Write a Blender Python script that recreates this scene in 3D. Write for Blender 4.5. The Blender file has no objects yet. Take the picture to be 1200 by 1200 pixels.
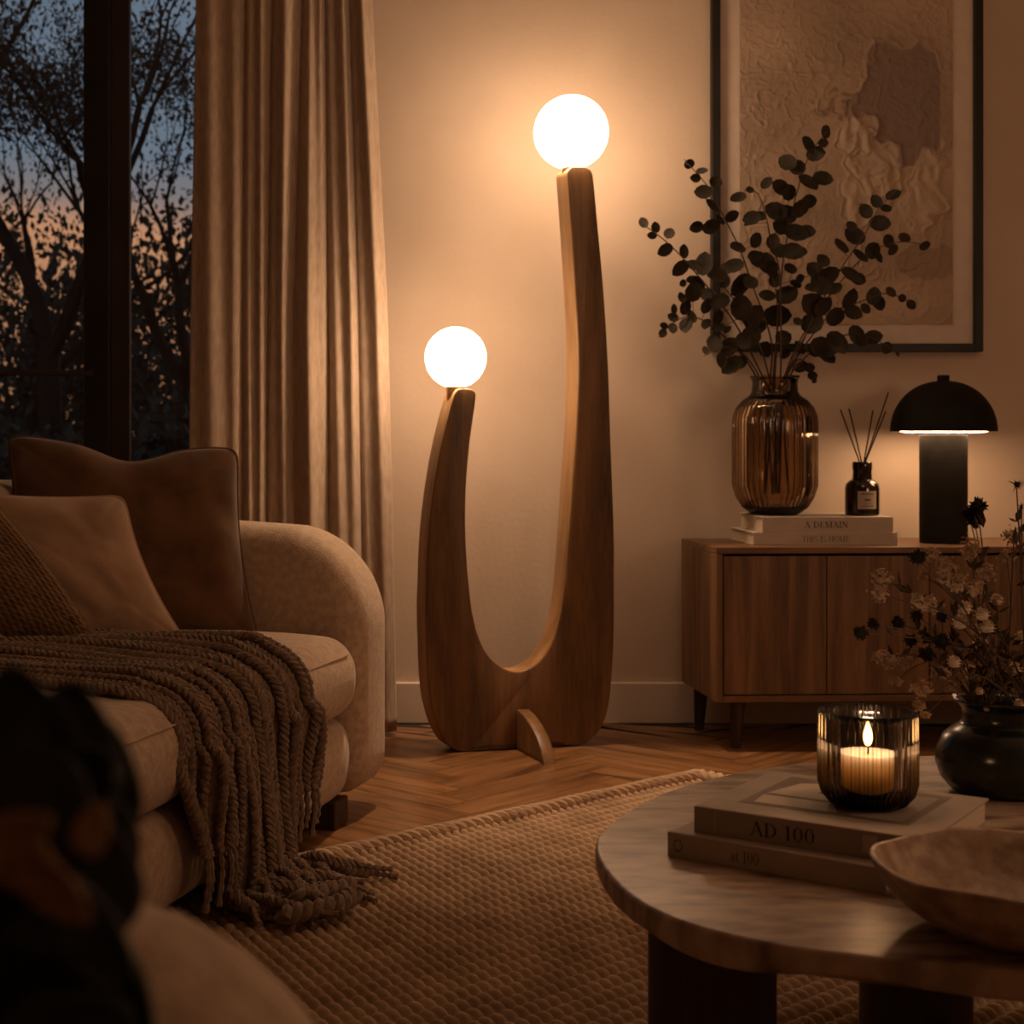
import bpy, bmesh, math, random
import numpy as np
from mathutils import Vector, Matrix, Euler

random.seed(7)
rng = np.random.default_rng(7)
scn = bpy.context.scene
COL = scn.collection
PI = math.pi
R = math.radians

# ------------------------------------------------------------------ camera, world, exposure
F, CX, CY, H = 1900.0, 400.0, 508.0, 0.88          # focal length in pixels, principal point, eye height
cam_data = bpy.data.cameras.new('camera')
cam_data.sensor_width = 36.0
cam_data.lens = 36.0 * F / 1200.0
cam_data.shift_x = (600.0 - CX) / 1200.0
cam_data.shift_y = -(600.0 - CY) / 1200.0
cam_data.clip_start = 0.05
cam_data.dof.use_dof = True
cam_data.dof.focus_distance = 2.8
cam_data.dof.aperture_fstop = cam_data.lens / 1000.0 / 0.0062
cam = bpy.data.objects.new('camera', cam_data)
COL.objects.link(cam)
cam.location = (0, 0, H)
cam.rotation_euler = (PI / 2, 0, 0)
scn.camera = cam

scn.view_settings.view_transform = 'Standard'
scn.view_settings.look = 'None'
scn.view_settings.gamma = 1.0
scn.view_settings.exposure = 0.0
scn.view_settings.use_curve_mapping = False
scn.cycles.use_denoising = True
scn.cycles.max_bounces = 8
scn.cycles.transparent_max_bounces = 24
scn.cycles.caustics_reflective = False
scn.cycles.caustics_refractive = False
scn.cycles.sample_clamp_indirect = 4.0

GLOBE_L = 24.0        # radiance of the two lamp globes
FILL_PENDANT_L = 11.0  # hanging fill lamp, added for brightness
FILL_LANTERN_L = 16.0  # standing fill lamp, added outside the frame
WARM = (1.0, 0.60, 0.35)
FILL_SPOT_W = 165.0        # added fill spot above the floor lamp, out of view


def world():
    w = bpy.data.worlds.new('dusk_sky')
    scn.world = w
    w.use_nodes = True
    nt = w.node_tree
    nt.nodes.clear()
    out = nt.nodes.new('ShaderNodeOutputWorld')
    bg = nt.nodes.new('ShaderNodeBackground')
    tc = nt.nodes.new('ShaderNodeTexCoord')
    sep = nt.nodes.new('ShaderNodeSeparateXYZ')
    no = nt.nodes.new('ShaderNodeTexNoise')
    no.inputs['Scale'].default_value = 5.0
    no.inputs['Detail'].default_value = 4.0
    ad = nt.nodes.new('ShaderNodeMath'); ad.operation = 'MULTIPLY_ADD'
    ad.inputs[1].default_value = 0.06
    rp = nt.nodes.new('ShaderNodeValToRGB')
    e = rp.color_ramp.elements
    e[0].position = 0.0; e[0].color = (0.22, 0.085, 0.035, 1)
    e[1].position = 0.148; e[1].color = (0.62, 0.29, 0.15, 1)
    for p, c in ((0.172, (0.24, 0.20, 0.20, 1)), (0.198, (0.16, 0.20, 0.255, 1)), (0.32, (0.135, 0.178, 0.24, 1)), (0.9, (0.05, 0.08, 0.13, 1))):
        k = e.new(p); k.color = c
    nt.links.new(tc.outputs['Generated'], sep.inputs[0])
    nt.links.new(tc.outputs['Generated'], no.inputs['Vector'])
    nt.links.new(no.outputs['Fac'], ad.inputs[0])
    nt.links.new(sep.outputs['Z'], ad.inputs[2])
    nt.links.new(ad.outputs[0], rp.inputs[0])
    nt.links.new(rp.outputs[0], bg.inputs[0])
    bg.inputs[1].default_value = 1.0
    nt.links.new(bg.outputs[0], out.inputs[0])


world()


# ------------------------------------------------------------------ helpers
def at(px, py, Y):
    """point of the place seen at (px, py), Y metres in front of the camera"""
    return Vector(((px - CX) / F * Y, Y, H - (py - CY) / F * Y))


def on(px, py, z):
    """point at height z"""
    return at(px, py, F * (H - z) / (py - CY))


def lin(r, g, b):
    f = lambda c: (c / 255 / 12.92) if c / 255 <= 0.04045 else ((c / 255 + 0.055) / 1.055) ** 2.4
    return (f(r), f(g), f(b), 1.0)


def link(o, parent=None):
    COL.objects.link(o)
    if parent is not None:
        o.parent = parent
    return o


def empty(name, loc=(0, 0, 0), rz=0.0):
    o = bpy.data.objects.new(name, None)
    o.empty_display_size = 0.1
    o.location = loc
    o.rotation_euler = (0, 0, rz)
    return link(o)


def tag(o, label=None, cat=None, group=None, kind=None):
    if label: o['label'] = label
    if cat: o['category'] = cat
    if group: o['group'] = group
    if kind: o['kind'] = kind
    return o


class MB:
    """collects pieces of ONE mesh"""

    def __init__(self):
        self.v = []; self.f = []; self.n = 0

    def add(self, v, f):
        v = np.asarray(v, float).reshape(-1, 3)
        o = self.n
        self.v.append(v)
        self.f.extend([tuple(i + o for i in q) for q in f])
        self.n += len(v)
        return self

    def box(self, x0, x1, y0, y1, z0, z1):
        v = [(x, y, z) for z in (z0, z1) for y in (y0, y1) for x in (x0, x1)]
        return self.add(v, [(0, 2, 3, 1), (4, 5, 7, 6), (0, 1, 5, 4), (2, 6, 7, 3), (0, 4, 6, 2), (1, 3, 7, 5)])

    def tube(self, pts, r, seg=8, cap=True):
        return self.add(*tube(pts, r, seg, cap))

    def build(self, name, mat, parent=None, smooth=True, bevel=0.0, bseg=2, angle=35):
        return mesh(name, np.concatenate(self.v), self.f, mat, parent, smooth, bevel, bseg, angle)


def mesh(name, v, f, mat, parent=None, smooth=True, bevel=0.0, bseg=2, angle=35):
    me = bpy.data.meshes.new(name)
    me.from_pydata(np.asarray(v, float).tolist(), [], f)
    me.materials.append(mat)
    o = bpy.data.objects.new(name, me)
    link(o, parent)
    if bevel > 0:
        m = o.modifiers.new('bevel', 'BEVEL')
        m.width = bevel; m.segments = bseg; m.limit_method = 'ANGLE'; m.angle_limit = R(40)
        m.harden_normals = False
    if smooth:
        me.polygons.foreach_set('use_smooth', [True] * len(me.polygons))
        if angle < 180:
            try:
                me.set_sharp_from_angle(angle=R(angle))
            except Exception:
                pass
    me.update()
    return o


def gridmesh(name, P, mat, parent=None, closed_u=False):
    """P: (nu, nv, 3) array of points"""
    nu, nv = P.shape[:2]
    idx = np.arange(nu * nv).reshape(nu, nv)
    a = idx if not closed_u else np.concatenate([idx, idx[:1]], 0)
    q = np.stack([a[:-1, :-1], a[1:, :-1], a[1:, 1:], a[:-1, 1:]], -1).reshape(-1, 4)
    me = bpy.data.meshes.new(name)
    n = len(q)
    me.vertices.add(nu * nv)
    me.vertices.foreach_set('co', P.reshape(-1).astype(np.float32))
    me.loops.add(n * 4)
    me.loops.foreach_set('vertex_index', q.reshape(-1).astype(np.int32))
    me.polygons.add(n)
    me.polygons.foreach_set('loop_start', np.arange(0, n * 4, 4, dtype=np.int32))
    me.polygons.foreach_set('use_smooth', np.ones(n, bool))
    me.materials.append(mat)
    me.update(calc_edges=True)
    me.validate()
    o = bpy.data.objects.new(name, me)
    return link(o, parent)


def tube(pts, r, seg=8, cap=True):
    P = np.asarray([tuple(p) for p in pts], float)
    n = len(P)
    rr = np.full(n, r, float) if np.isscalar(r) else np.asarray(r, float)
    T = np.gradient(P, axis=0)
    T /= np.linalg.norm(T, axis=1)[:, None] + 1e-12
    ref = np.array([0, 0, 1.0]) if abs(T[0][2]) < 0.9 else np.array([1.0, 0, 0])
    N = np.cross(T[0], ref); N /= np.linalg.norm(N)
    V = []
    a = np.linspace(0, 2 * PI, seg, endpoint=False)
    for i in range(n):
        N = N - T[i] * (N @ T[i]); N /= np.linalg.norm(N) + 1e-12
        B = np.cross(T[i], N)
        V.append(P[i] + rr[i] * (np.cos(a)[:, None] * N + np.sin(a)[:, None] * B))
    V = np.concatenate(V)
    Fc = []
    for i in range(n - 1):
        for k in range(seg):
            k2 = (k + 1) % seg
            Fc.append((i * seg + k, i * seg + k2, (i + 1) * seg + k2, (i + 1) * seg + k))
    if cap:
        Fc.append(tuple(range(seg - 1, -1, -1)))
        Fc.append(tuple((n - 1) * seg + k for k in range(seg)))
    return V, Fc


def spline(pts, n):
    """smooth curve through points (Catmull-Rom)"""
    P = np.asarray([tuple(p) for p in pts], float)
    Q = np.concatenate([[2 * P[0] - P[1]], P, [2 * P[-1] - P[-2]]])
    out = []
    m = len(P) - 1
    for t in np.linspace(0, m, n):
        i = min(int(t), m - 1); u = t - i
        p0, p1, p2, p3 = Q[i], Q[i + 1], Q[i + 2], Q[i + 3]
        out.append(0.5 * (2 * p1 + (p2 - p0) * u + (2 * p0 - 5 * p1 + 4 * p2 - p3) * u * u + (3 * p1 - p0 - 3 * p2 + p3) * u ** 3))
    return np.array(out)


def lathe(prof, seg=64, rib=0, ribd=0.0, ribmask=None):
    V, Fc = [], []
    n = len(prof)
    for i, (r, z) in enumerate(prof):
        for k in range(seg):
            a = 2 * PI * k / seg
            d = 0.0
            if rib:
                d = ribd * (abs(math.sin(a * rib / 2)) - 0.5) * (ribmask[i] if ribmask else 1)
            V.append(((r + d) * math.cos(a), (r + d) * math.sin(a), z))
    for i in range(n - 1):
        for k in range(seg):
            k2 = (k + 1) % seg
            Fc.append((i * seg + k, i * seg + k2, (i + 1) * seg + k2, (i + 1) * seg + k))
    if prof[0][0] > 1e-4: Fc.append(tuple(range(seg - 1, -1, -1)))
    if prof[-1][0] > 1e-4: Fc.append(tuple((n - 1) * seg + k for k in range(seg)))
    return V, Fc


def ball(c, r, seg=10, rings=6, sq=(1, 1, 1)):
    V = []
    for i in range(rings + 1):
        t = PI * i / rings
        for k in range(seg):
            a = 2 * PI * k / seg
            V.append((c[0] + sq[0] * r * math.sin(t) * math.cos(a), c[1] + sq[1] * r * math.sin(t) * math.sin(a), c[2] + sq[2] * r * math.cos(t)))
    Fc = [(i * seg + k, (i + 1) * seg + k, (i + 1) * seg + (k + 1) % seg, i * seg + (k + 1) % seg) for i in range(rings) for k in range(seg)]
    return V, Fc


def rbox(hx, hy, hz, r, n=20):
    """rounded box as a closed grid cube; returns verts (N,3), faces"""
    h = np.array([hx, hy, hz])
    s = np.linspace(-1, 1, n + 1)
    s = np.sign(s) * (1 - (1 - np.abs(s)) ** 1.6)
    key = {}; V = []; Fc = []

    def vid(i, j, k):
        t = (i, j, k)
        if t not in key:
            key[t] = len(V)
            p = np.array([s[i], s[j], s[k]]) * h
            c = np.clip(p, -(h - r), h - r)
            d = p - c
            L = np.linalg.norm(d)
            V.append(c + d / L * r if L > 1e-9 else p)
        return key[t]

    for a in range(n):
        for b in range(n):
            for e, fl in ((0, 0), (n, 1)):
                q = [(e, a, b), (e, a + 1, b), (e, a + 1, b + 1), (e, a, b + 1)]
                for perm in range(3):
                    w = [vid(*(t[-perm:] + t[:-perm])) for t in q]
                    Fc.append(tuple(w if fl else w[::-1]))
    return np.array(V), Fc


def offset_poly(P, d):
    """move a counter-clockwise outline inwards by d"""
    a = np.roll(P, 1, 0); b = np.roll(P, -1, 0)
    t = b - a
    t /= np.linalg.norm(t, axis=1)[:, None] + 1e-12
    nrm = np.stack([-t[:, 1], t[:, 0]], 1)
    return P + nrm * d


def slab(P, d, fil, nf=4):
    """outline P (n,2) counter-clockwise extruded 0..d with rounded edges; verts as (x, depth, z)"""
    rings = []
    for k in range(nf + 1):
        a = PI / 2 * k / nf
        rings.append((fil * (1 - math.sin(a)), fil * (1 - math.cos(a))))
    rings += [(i, d - y) for i, y in rings[::-1]]
    n = len(P); V = []; Fc = []
    for ins, y in rings:
        q = offset_poly(P, ins)
        V.append(np.stack([q[:, 0], np.full(n, y), q[:, 1]], 1))
    m = len(rings)
    for i in range(m - 1):
        for k in range(n):
            k2 = (k + 1) % n
            Fc.append((i * n + k, i * n + k2, (i + 1) * n + k2, (i + 1) * n + k))
    Fc.append(tuple(range(n - 1, -1, -1)))
    Fc.append(tuple((m - 1) * n + k for k in range(n)))
    return np.concatenate(V), Fc


def vnoise(x, y, seed=0):
    """smooth value noise on arrays"""
    def h(i, j):
        s = np.sin(i * 127.1 + j * 311.7 + seed * 74.7) * 43758.5453
        return s - np.floor(s)
    xi, yi = np.floor(x), np.floor(y)
    fx, fy = x - xi, y - yi
    fx = fx * fx * (3 - 2 * fx); fy = fy * fy * (3 - 2 * fy)
    return (h(xi, yi) * (1 - fx) + h(xi + 1, yi) * fx) * (1 - fy) + (h(xi, yi + 1) * (1 - fx) + h(xi + 1, yi + 1) * fx) * fy - 0.5


# ------------------------------------------------------------------ materials
def new_mat(name):
    m = bpy.data.materials.new(name)
    m.use_nodes = True
    nt = m.node_tree
    b = nt.nodes['Principled BSDF']
    return m, nt, b


def simple(name, c, rough=0.6, metal=0.0, spec=0.5, **kw):
    m, nt, b = new_mat(name)
    b.inputs['Base Color'].default_value = c
    b.inputs['Roughness'].default_value = rough
    b.inputs['Metallic'].default_value = metal
    b.inputs['Specular IOR Level'].default_value = spec
    for k, v in kw.items():
        b.inputs[k].default_value = v
    return m


def noisy(name, c1, c2, scale=8.0, rough=0.8, bump=0.2, bscale=200.0, stretch=(1, 1, 1), bdist=0.002, detail=6.0, spec=0.3, sheen=0.0, lo=0.35, hi=0.65, coord='Object', rvar=0.0):
    m, nt, b = new_mat(name)
    N, L = nt.nodes, nt.links
    tc = N.new('ShaderNodeTexCoord')
    mp = N.new('ShaderNodeMapping'); mp.inputs['Scale'].default_value = stretch
    L.new(tc.outputs[coord], mp.inputs[0])
    n1 = N.new('ShaderNodeTexNoise'); n1.inputs['Scale'].default_value = scale; n1.inputs['Detail'].default_value = detail
    L.new(mp.outputs[0], n1.inputs['Vector'])
    rp = N.new('ShaderNodeValToRGB')
    rp.color_ramp.elements[0].position = lo; rp.color_ramp.elements[0].color = c1
    rp.color_ramp.elements[1].position = hi; rp.color_ramp.elements[1].color = c2
    L.new(n1.outputs['Fac'], rp.inputs[0])
    L.new(rp.outputs[0], b.inputs['Base Color'])
    b.inputs['Roughness'].default_value = rough
    b.inputs['Specular IOR Level'].default_value = spec
    b.inputs['Sheen Weight'].default_value = sheen
    if bump > 0:
        n2 = N.new('ShaderNodeTexNoise'); n2.inputs['Scale'].default_value = bscale; n2.inputs['Detail'].default_value = 3.0
        L.new(mp.outputs[0], n2.inputs['Vector'])
        bp = N.new('ShaderNodeBump'); bp.inputs['Strength'].default_value = bump; bp.inputs['Distance'].default_value = bdist
        L.new(n2.outputs['Fac'], bp.inputs['Height'])
        L.new(bp.outputs[0], b.inputs['Normal'])
    return m


def wood(name, c1, c2, axis=2, scale=3.0, rough=0.45, streak=14.0, coord='Object', spec=0.4):
    """grain runs along the given axis"""
    m, nt, b = new_mat(name)
    N, L = nt.nodes, nt.links
    tc = N.new('ShaderNodeTexCoord')
    mp = N.new('ShaderNodeMapping')
    s = [streak, streak, streak]; s[axis] = 1.0
    mp.inputs['Scale'].default_value = s
    if coord == 'Object':
        L.new(tc.outputs['Object'], mp.inputs[0])
    else:
        at_ = N.new('ShaderNodeAttribute'); at_.attribute_name = coord
        L.new(at_.outputs['Vector'], mp.inputs[0])
    n1 = N.new('ShaderNodeTexNoise'); n1.inputs['Scale'].default_value = scale; n1.inputs['Detail'].default_value = 7.0; n1.inputs['Distortion'].default_value = 0.6
    L.new(mp.outputs[0], n1.inputs['Vector'])
    n2 = N.new('ShaderNodeTexNoise'); n2.inputs['Scale'].default_value = scale * 9; n2.inputs['Detail'].default_value = 4.0
    L.new(mp.outputs[0], n2.inputs['Vector'])
    ma = N.new('ShaderNodeMath'); ma.operation = 'MULTIPLY_ADD'; ma.inputs[1].default_value = 0.35
    L.new(n2.outputs['Fac'], ma.inputs[0]); L.new(n1.outputs['Fac'], ma.inputs[2])
    rp = N.new('ShaderNodeValToRGB')
    rp.color_ramp.elements[0].position = 0.45; rp.color_ramp.elements[0].color = c1
    rp.color_ramp.elements[1].position = 0.92; rp.color_ramp.elements[1].color = c2
    L.new(ma.outputs[0], rp.inputs[0])
    L.new(rp.outputs[0], b.inputs['Base Color'])
    b.inputs['Roughness'].default_value = rough
    b.inputs['Specular IOR Level'].default_value = spec
    bp = N.new('ShaderNodeBump'); bp.inputs['Strength'].default_value = 0.12; bp.inputs['Distance'].default_value = 0.001
    L.new(n2.outputs['Fac'], bp.inputs['Height']); L.new(bp.outputs[0], b.inputs['Normal'])
    return m


def glow(name, c, s):
    m = bpy.data.materials.new(name); m.use_nodes = True
    nt = m.node_tree; nt.nodes.clear()
    o = nt.nodes.new('ShaderNodeOutputMaterial'); e = nt.nodes.new('ShaderNodeEmission')
    e.inputs[0].default_value = (*c[:3], 1); e.inputs[1].default_value = s
    nt.links.new(e.outputs[0], o.inputs[0])
    return m


def thin_glass(name, face, edge, rough=0.05, gloss=1.0):
    """thin tinted glass: see-through tint that deepens at grazing angles, with a coat of reflection"""
    m = bpy.data.materials.new(name); m.use_nodes = True
    nt = m.node_tree; N, L = nt.nodes, nt.links; N.clear()
    o = N.new('ShaderNodeOutputMaterial')
    lw = N.new('ShaderNodeLayerWeight'); lw.inputs[0].default_value = 0.45
    mc = N.new('ShaderNodeMix'); mc.data_type = 'RGBA'
    mc.inputs[6].default_value = face; mc.inputs[7].default_value = edge
    L.new(lw.outputs['Facing'], mc.inputs[0])
    tr = N.new('ShaderNodeBsdfTransparent'); L.new(mc.outputs[2], tr.inputs[0])
    gl = N.new('ShaderNodeBsdfGlossy'); gl.inputs['Roughness'].default_value = rough
    gl.inputs[0].default_value = (gloss, gloss, gloss, 1)
    fr = N.new('ShaderNodeFresnel'); fr.inputs[0].default_value = 1.5
    mx = N.new('ShaderNodeMixShader')
    L.new(fr.outputs[0], mx.inputs[0]); L.new(tr.outputs[0], mx.inputs[1]); L.new(gl.outputs[0], mx.inputs[2])
    L.new(mx.outputs[0], o.inputs[0])
    return m


M = {}
M['wall'] = noisy('plaster', (0.52, 0.41, 0.32, 1), (0.60, 0.48, 0.385, 1), scale=2.2, rough=0.92, bump=0.25, bscale=60, bdist=0.003, spec=0.1)
M['white'] = noisy('painted_trim', (0.60, 0.50, 0.42, 1), (0.64, 0.54, 0.46, 1), scale=3, rough=0.6, bump=0.05)
M['ceiling'] = noisy('ceiling_paint', (0.6, 0.52, 0.44, 1), (0.64, 0.56, 0.48, 1), scale=2, rough=0.95, bump=0.05)
M['black_frame'] = noisy('black_aluminium', (0.010, 0.009, 0.008, 1), (0.016, 0.014, 0.012, 1), scale=6, rough=0.45, bump=0.03)
M['bronze_frame'] = noisy('bronzed_aluminium', (0.035, 0.022, 0.014, 1), (0.045, 0.03, 0.02, 1), scale=6, rough=0.5, bump=0.03)
M['glass'] = thin_glass('window_glass', (0.95, 0.97, 0.97, 1), (0.85, 0.9, 0.9, 1), 0.0)
M['floor_wood'] = wood('oak_parquet', (0.075, 0.034, 0.013, 1), (0.32, 0.16, 0.066, 1), axis=0, scale=2.5, rough=0.30, streak=9, coord='plank', spec=0.5)
M['subfloor'] = simple('dark_joint', (0.02, 0.01, 0.005, 1), 0.8)
M['lamp_wood'] = wood('walnut_slab', (0.05, 0.024, 0.009, 1), (0.23, 0.118, 0.047, 1), axis=2, scale=1.6, rough=0.42, streak=8)
M['lit_edge_wood'] = wood('lit_edge_wood', (0.20, 0.105, 0.042, 1), (0.46, 0.27, 0.125, 1), axis=2, scale=2.0, rough=0.45, streak=10)  # paler wood for the side faces: lamplight put into the colour
M['walnut'] = wood('walnut_veneer', (0.07, 0.034, 0.014, 1), (0.24, 0.125, 0.058, 1), axis=2, scale=2.0, rough=0.45, streak=16)
M['walnut_h'] = wood('walnut_top', (0.075, 0.036, 0.014, 1), (0.22, 0.11, 0.05, 1), axis=0, scale=2.0, rough=0.36, streak=14)
M['dark_wood'] = wood('dark_stained_oak', (0.022, 0.011, 0.006, 1), (0.06, 0.03, 0.014, 1), axis=2, scale=2.0, rough=0.5, streak=14)
M['sofa'] = noisy('beige_wool', (0.40, 0.29, 0.205, 1), (0.52, 0.39, 0.285, 1), scale=60, rough=0.95, bump=0.5, bscale=260, bdist=0.004, spec=0.1, sheen=0.3)
M['curtain'] = noisy('linen_curtain', (0.36, 0.27, 0.20, 1), (0.46, 0.35, 0.265, 1), scale=90, rough=0.95, bump=0.3, bscale=300, stretch=(1, 1, 0.25), spec=0.1, sheen=0.2)
M['brown_velvet'] = noisy('brown_velvet', (0.085, 0.040, 0.016, 1), (0.125, 0.060, 0.025, 1), scale=14, rough=0.9, bump=0.3, bscale=240, spec=0.1, sheen=0.35)
M['tan_velvet'] = noisy('tan_suede', (0.33, 0.215, 0.14, 1), (0.40, 0.265, 0.175, 1), scale=10, rough=0.92, bump=0.3, bscale=240, spec=0.1, sheen=0.3)
M['knit'] = noisy('brown_knit', (0.13, 0.072, 0.034, 1), (0.20, 0.115, 0.058, 1), scale=60, rough=0.95, bump=0.5, bscale=400, spec=0.1, sheen=0.15)
M['throw'] = noisy('taupe_wool', (0.155, 0.102, 0.070, 1), (0.24, 0.163, 0.113, 1), scale=70, rough=0.95, bump=0.6, bscale=420, spec=0.1, sheen=0.2)
M['rug'] = noisy('jute_rug', (0.36, 0.25, 0.165, 1), (0.50, 0.36, 0.245, 1), scale=9, rough=0.95, bump=0.5, bscale=300, spec=0.08)
M['travertine'] = noisy('travertine', (0.17, 0.108, 0.074, 1), (0.48, 0.365, 0.275, 1), scale=13, rough=0.38, bump=0.08, bscale=120, stretch=(1.0, 2.6, 1.0), detail=9, spec=0.45, lo=0.34, hi=0.60)
M['stone_bowl'] = noisy('speckled_stoneware', (0.24, 0.15, 0.095, 1), (0.42, 0.30, 0.21, 1), scale=45, rough=0.5, bump=0.25, bscale=90, detail=8, spec=0.4)
M['paper'] = noisy('book_pages', (0.50, 0.42, 0.33, 1), (0.58, 0.49, 0.39, 1), scale=300, rough=0.9, bump=0.1, stretch=(0.05, 0.05, 3))
M['cover'] = noisy('pale_book_cover', (0.42, 0.35, 0.29, 1), (0.46, 0.385, 0.32, 1), scale=20, rough=0.6, bump=0.05)
M['cover_grey'] = noisy('grey_book_cover', (0.34, 0.285, 0.24, 1), (0.38, 0.32, 0.27, 1), scale=20, rough=0.6, bump=0.05)
M['ink'] = simple('dark_ink', (0.03, 0.02, 0.015, 1), 0.7)
M['ink_pale'] = simple('faded_ink', (0.11, 0.08, 0.06, 1), 0.7)
M['photo_grey'] = noisy('cover_picture', (0.15, 0.115, 0.09, 1), (0.22, 0.17, 0.135, 1), scale=14, rough=0.5, bump=0)
M['photo_light'] = simple('cover_picture_light', (0.52, 0.44, 0.36, 1), 0.5)
M['amber'] = thin_glass('amber_glass', (0.80, 0.69, 0.56, 1), (0.38, 0.27, 0.18, 1), 0.06, 0.8)
M['smoke'] = thin_glass('smoked_glass', (0.84, 0.74, 0.65, 1), (0.17, 0.115, 0.08, 1), 0.08, 0.45)
M['smoke_base'] = simple('smoked_glass_foot', (0.012, 0.008, 0.006, 1), 0.15)
M['wax'] = simple('candle_wax', (0.90, 0.80, 0.68, 1), 0.5, **{'Subsurface Weight': 1.0, 'Subsurface Radius': (0.035, 0.032, 0.028), 'Subsurface Scale': 1.0})
M['wick'] = simple('wick', (0.01, 0.008, 0.006, 1), 0.9)
M['flame'] = glow('flame', (1.0, 0.62, 0.25), 14.0)
M['globe'] = glow('opal_globe', (1.0, 0.65, 0.39), GLOBE_L)
M['brass'] = simple('brass', (0.55, 0.30, 0.10, 1), 0.35, metal=1.0)
M['black_metal'] = noisy('matte_black_metal', (0.008, 0.006, 0.005, 1), (0.012, 0.010, 0.008, 1), scale=20, rough=0.7, bump=0.05, spec=0.15)
M['diffuser_glow'] = glow('lamp_diffuser', (1.0, 0.60, 0.32), 20.0)
M['dark_bottle'] = simple('dark_amber_bottle', (0.012, 0.006, 0.003, 1), 0.12, spec=0.6)
M['label_paper'] = noisy('label_paper', (0.34, 0.28, 0.21, 1), (0.38, 0.31, 0.24, 1), scale=30, rough=0.8, bump=0.05)
M['reed'] = simple('black_reed', (0.018, 0.012, 0.008, 1), 0.8)
M['dark_glaze'] = noisy('dark_green_glaze', (0.006, 0.008, 0.006, 1), (0.03, 0.035, 0.025, 1), scale=9, rough=0.22, bump=0.15, bscale=40, spec=0.5)
M['euc_leaf'] = noisy('eucalyptus_leaf', (0.022, 0.018, 0.012, 1), (0.050, 0.040, 0.027, 1), scale=20, rough=0.75, bump=0.2, bscale=120, spec=0.2)
M['euc_stem'] = simple('eucalyptus_stem', (0.06, 0.032, 0.016, 1), 0.7)
M['dry_stem'] = simple('dry_stem', (0.075, 0.045, 0.022, 1), 0.8)
M['dry_leaf'] = noisy('dried_leaf', (0.03, 0.018, 0.009, 1), (0.07, 0.043, 0.022, 1), scale=40, rough=0.85, bump=0.1)
M['dry_tan'] = noisy('dried_tan_bloom', (0.45, 0.31, 0.20, 1), (0.68, 0.50, 0.35, 1), scale=80, rough=0.9, bump=0.3)
M['dry_cream'] = noisy('dried_cream_bloom', (0.58, 0.45, 0.33, 1), (0.78, 0.64, 0.48, 1), scale=80, rough=0.9, bump=0.3)
M['dry_dark'] = noisy('dark_seed_head', (0.014, 0.010, 0.007, 1), (0.03, 0.022, 0.015, 1), scale=80, rough=0.85, bump=0.3, spec=0.05)
M['mat_board'] = noisy('mat_board', (0.56, 0.46, 0.39, 1), (0.60, 0.495, 0.42, 1), scale=30, rough=0.9, bump=0.05)
M['bark'] = noisy('bark', (0.012, 0.009, 0.007, 1), (0.03, 0.022, 0.016, 1), scale=6, rough=0.95, bump=0.4, bscale=20)
M['tree_leaf'] = noisy('autumn_leaf', (0.020, 0.016, 0.010, 1), (0.05, 0.036, 0.02, 1), scale=2, rough=0.8, bump=0)
M['hedge_leaf'] = noisy('hedge_leaf', (0.03, 0.036, 0.028, 1), (0.07, 0.08, 0.065, 1), scale=2, rough=0.75, bump=0)
M['lawn'] = noisy('lawn', (0.012, 0.016, 0.010, 1), (0.03, 0.036, 0.024, 1), scale=4, rough=0.95, bump=0.6, bscale=30)
M['plant_leaf'] = noisy('dark_glossy_leaf', (0.014, 0.020, 0.019, 1), (0.034, 0.046, 0.043, 1), scale=9, rough=0.38, bump=0.1)
M['rust_leaf'] = noisy('rust_leaf', (0.24, 0.13, 0.06, 1), (0.36, 0.20, 0.095, 1), scale=9, rough=0.6, bump=0.1)
M['pot'] = noisy('charcoal_pot', (0.02, 0.018, 0.016, 1), (0.04, 0.035, 0.03, 1), scale=12, rough=0.7, bump=0.2)
M['fill_linen'] = glow('fill_linen_shade', WARM, FILL_PENDANT_L)  # glow of the added hanging fill lamp
M['fill_paper'] = glow('fill_paper_shade', WARM, FILL_LANTERN_L)  # glow of the added lantern used as fill

# ------------------------------------------------------------------ the room
WY = 4.93
XL, XR, YB, ZC = -2.7, 2.9, -1.7, 2.7
WX0, WX1, WZ1 = -2.35, -0.22, 2.45


def struct(name, mb, mat, bevel=0.0, smooth=False):
    o = mb.build(name, mat, None, smooth, bevel)
    o['kind'] = 'structure'
    return o


struct('wall_back', MB().box(WX1, XR, WY, WY + 0.2, 0, ZC).box(XL, WX0, WY, WY + 0.2, 0, ZC).box(WX0, WX1, WY, WY + 0.2, WZ1, ZC), M['wall'])
struct('wall_left', MB().box(XL - 0.2, XL, YB, WY + 0.2, 0, ZC), M['wall'])
struct('wall_right', MB().box(XR, XR + 0.2, YB, WY + 0.2, 0, ZC), M['wall'])
struct('wall_front', MB().box(XL - 0.2, XR + 0.2, YB - 0.2, YB, 0, ZC), M['wall'])
struct('ceiling', MB().box(XL - 0.2, XR + 0.2, YB - 0.2, WY + 0.2, ZC, ZC + 0.2), M['ceiling'])
struct('baseboard_back', MB().box(WX1 + 0.05, XR, WY - 0.018, WY, 0, 0.125), M['white'], 0.004)
struct('baseboard_right', MB().box(XR - 0.018, XR, YB, WY - 0.018, 0, 0.125), M['white'], 0.004)


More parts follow.
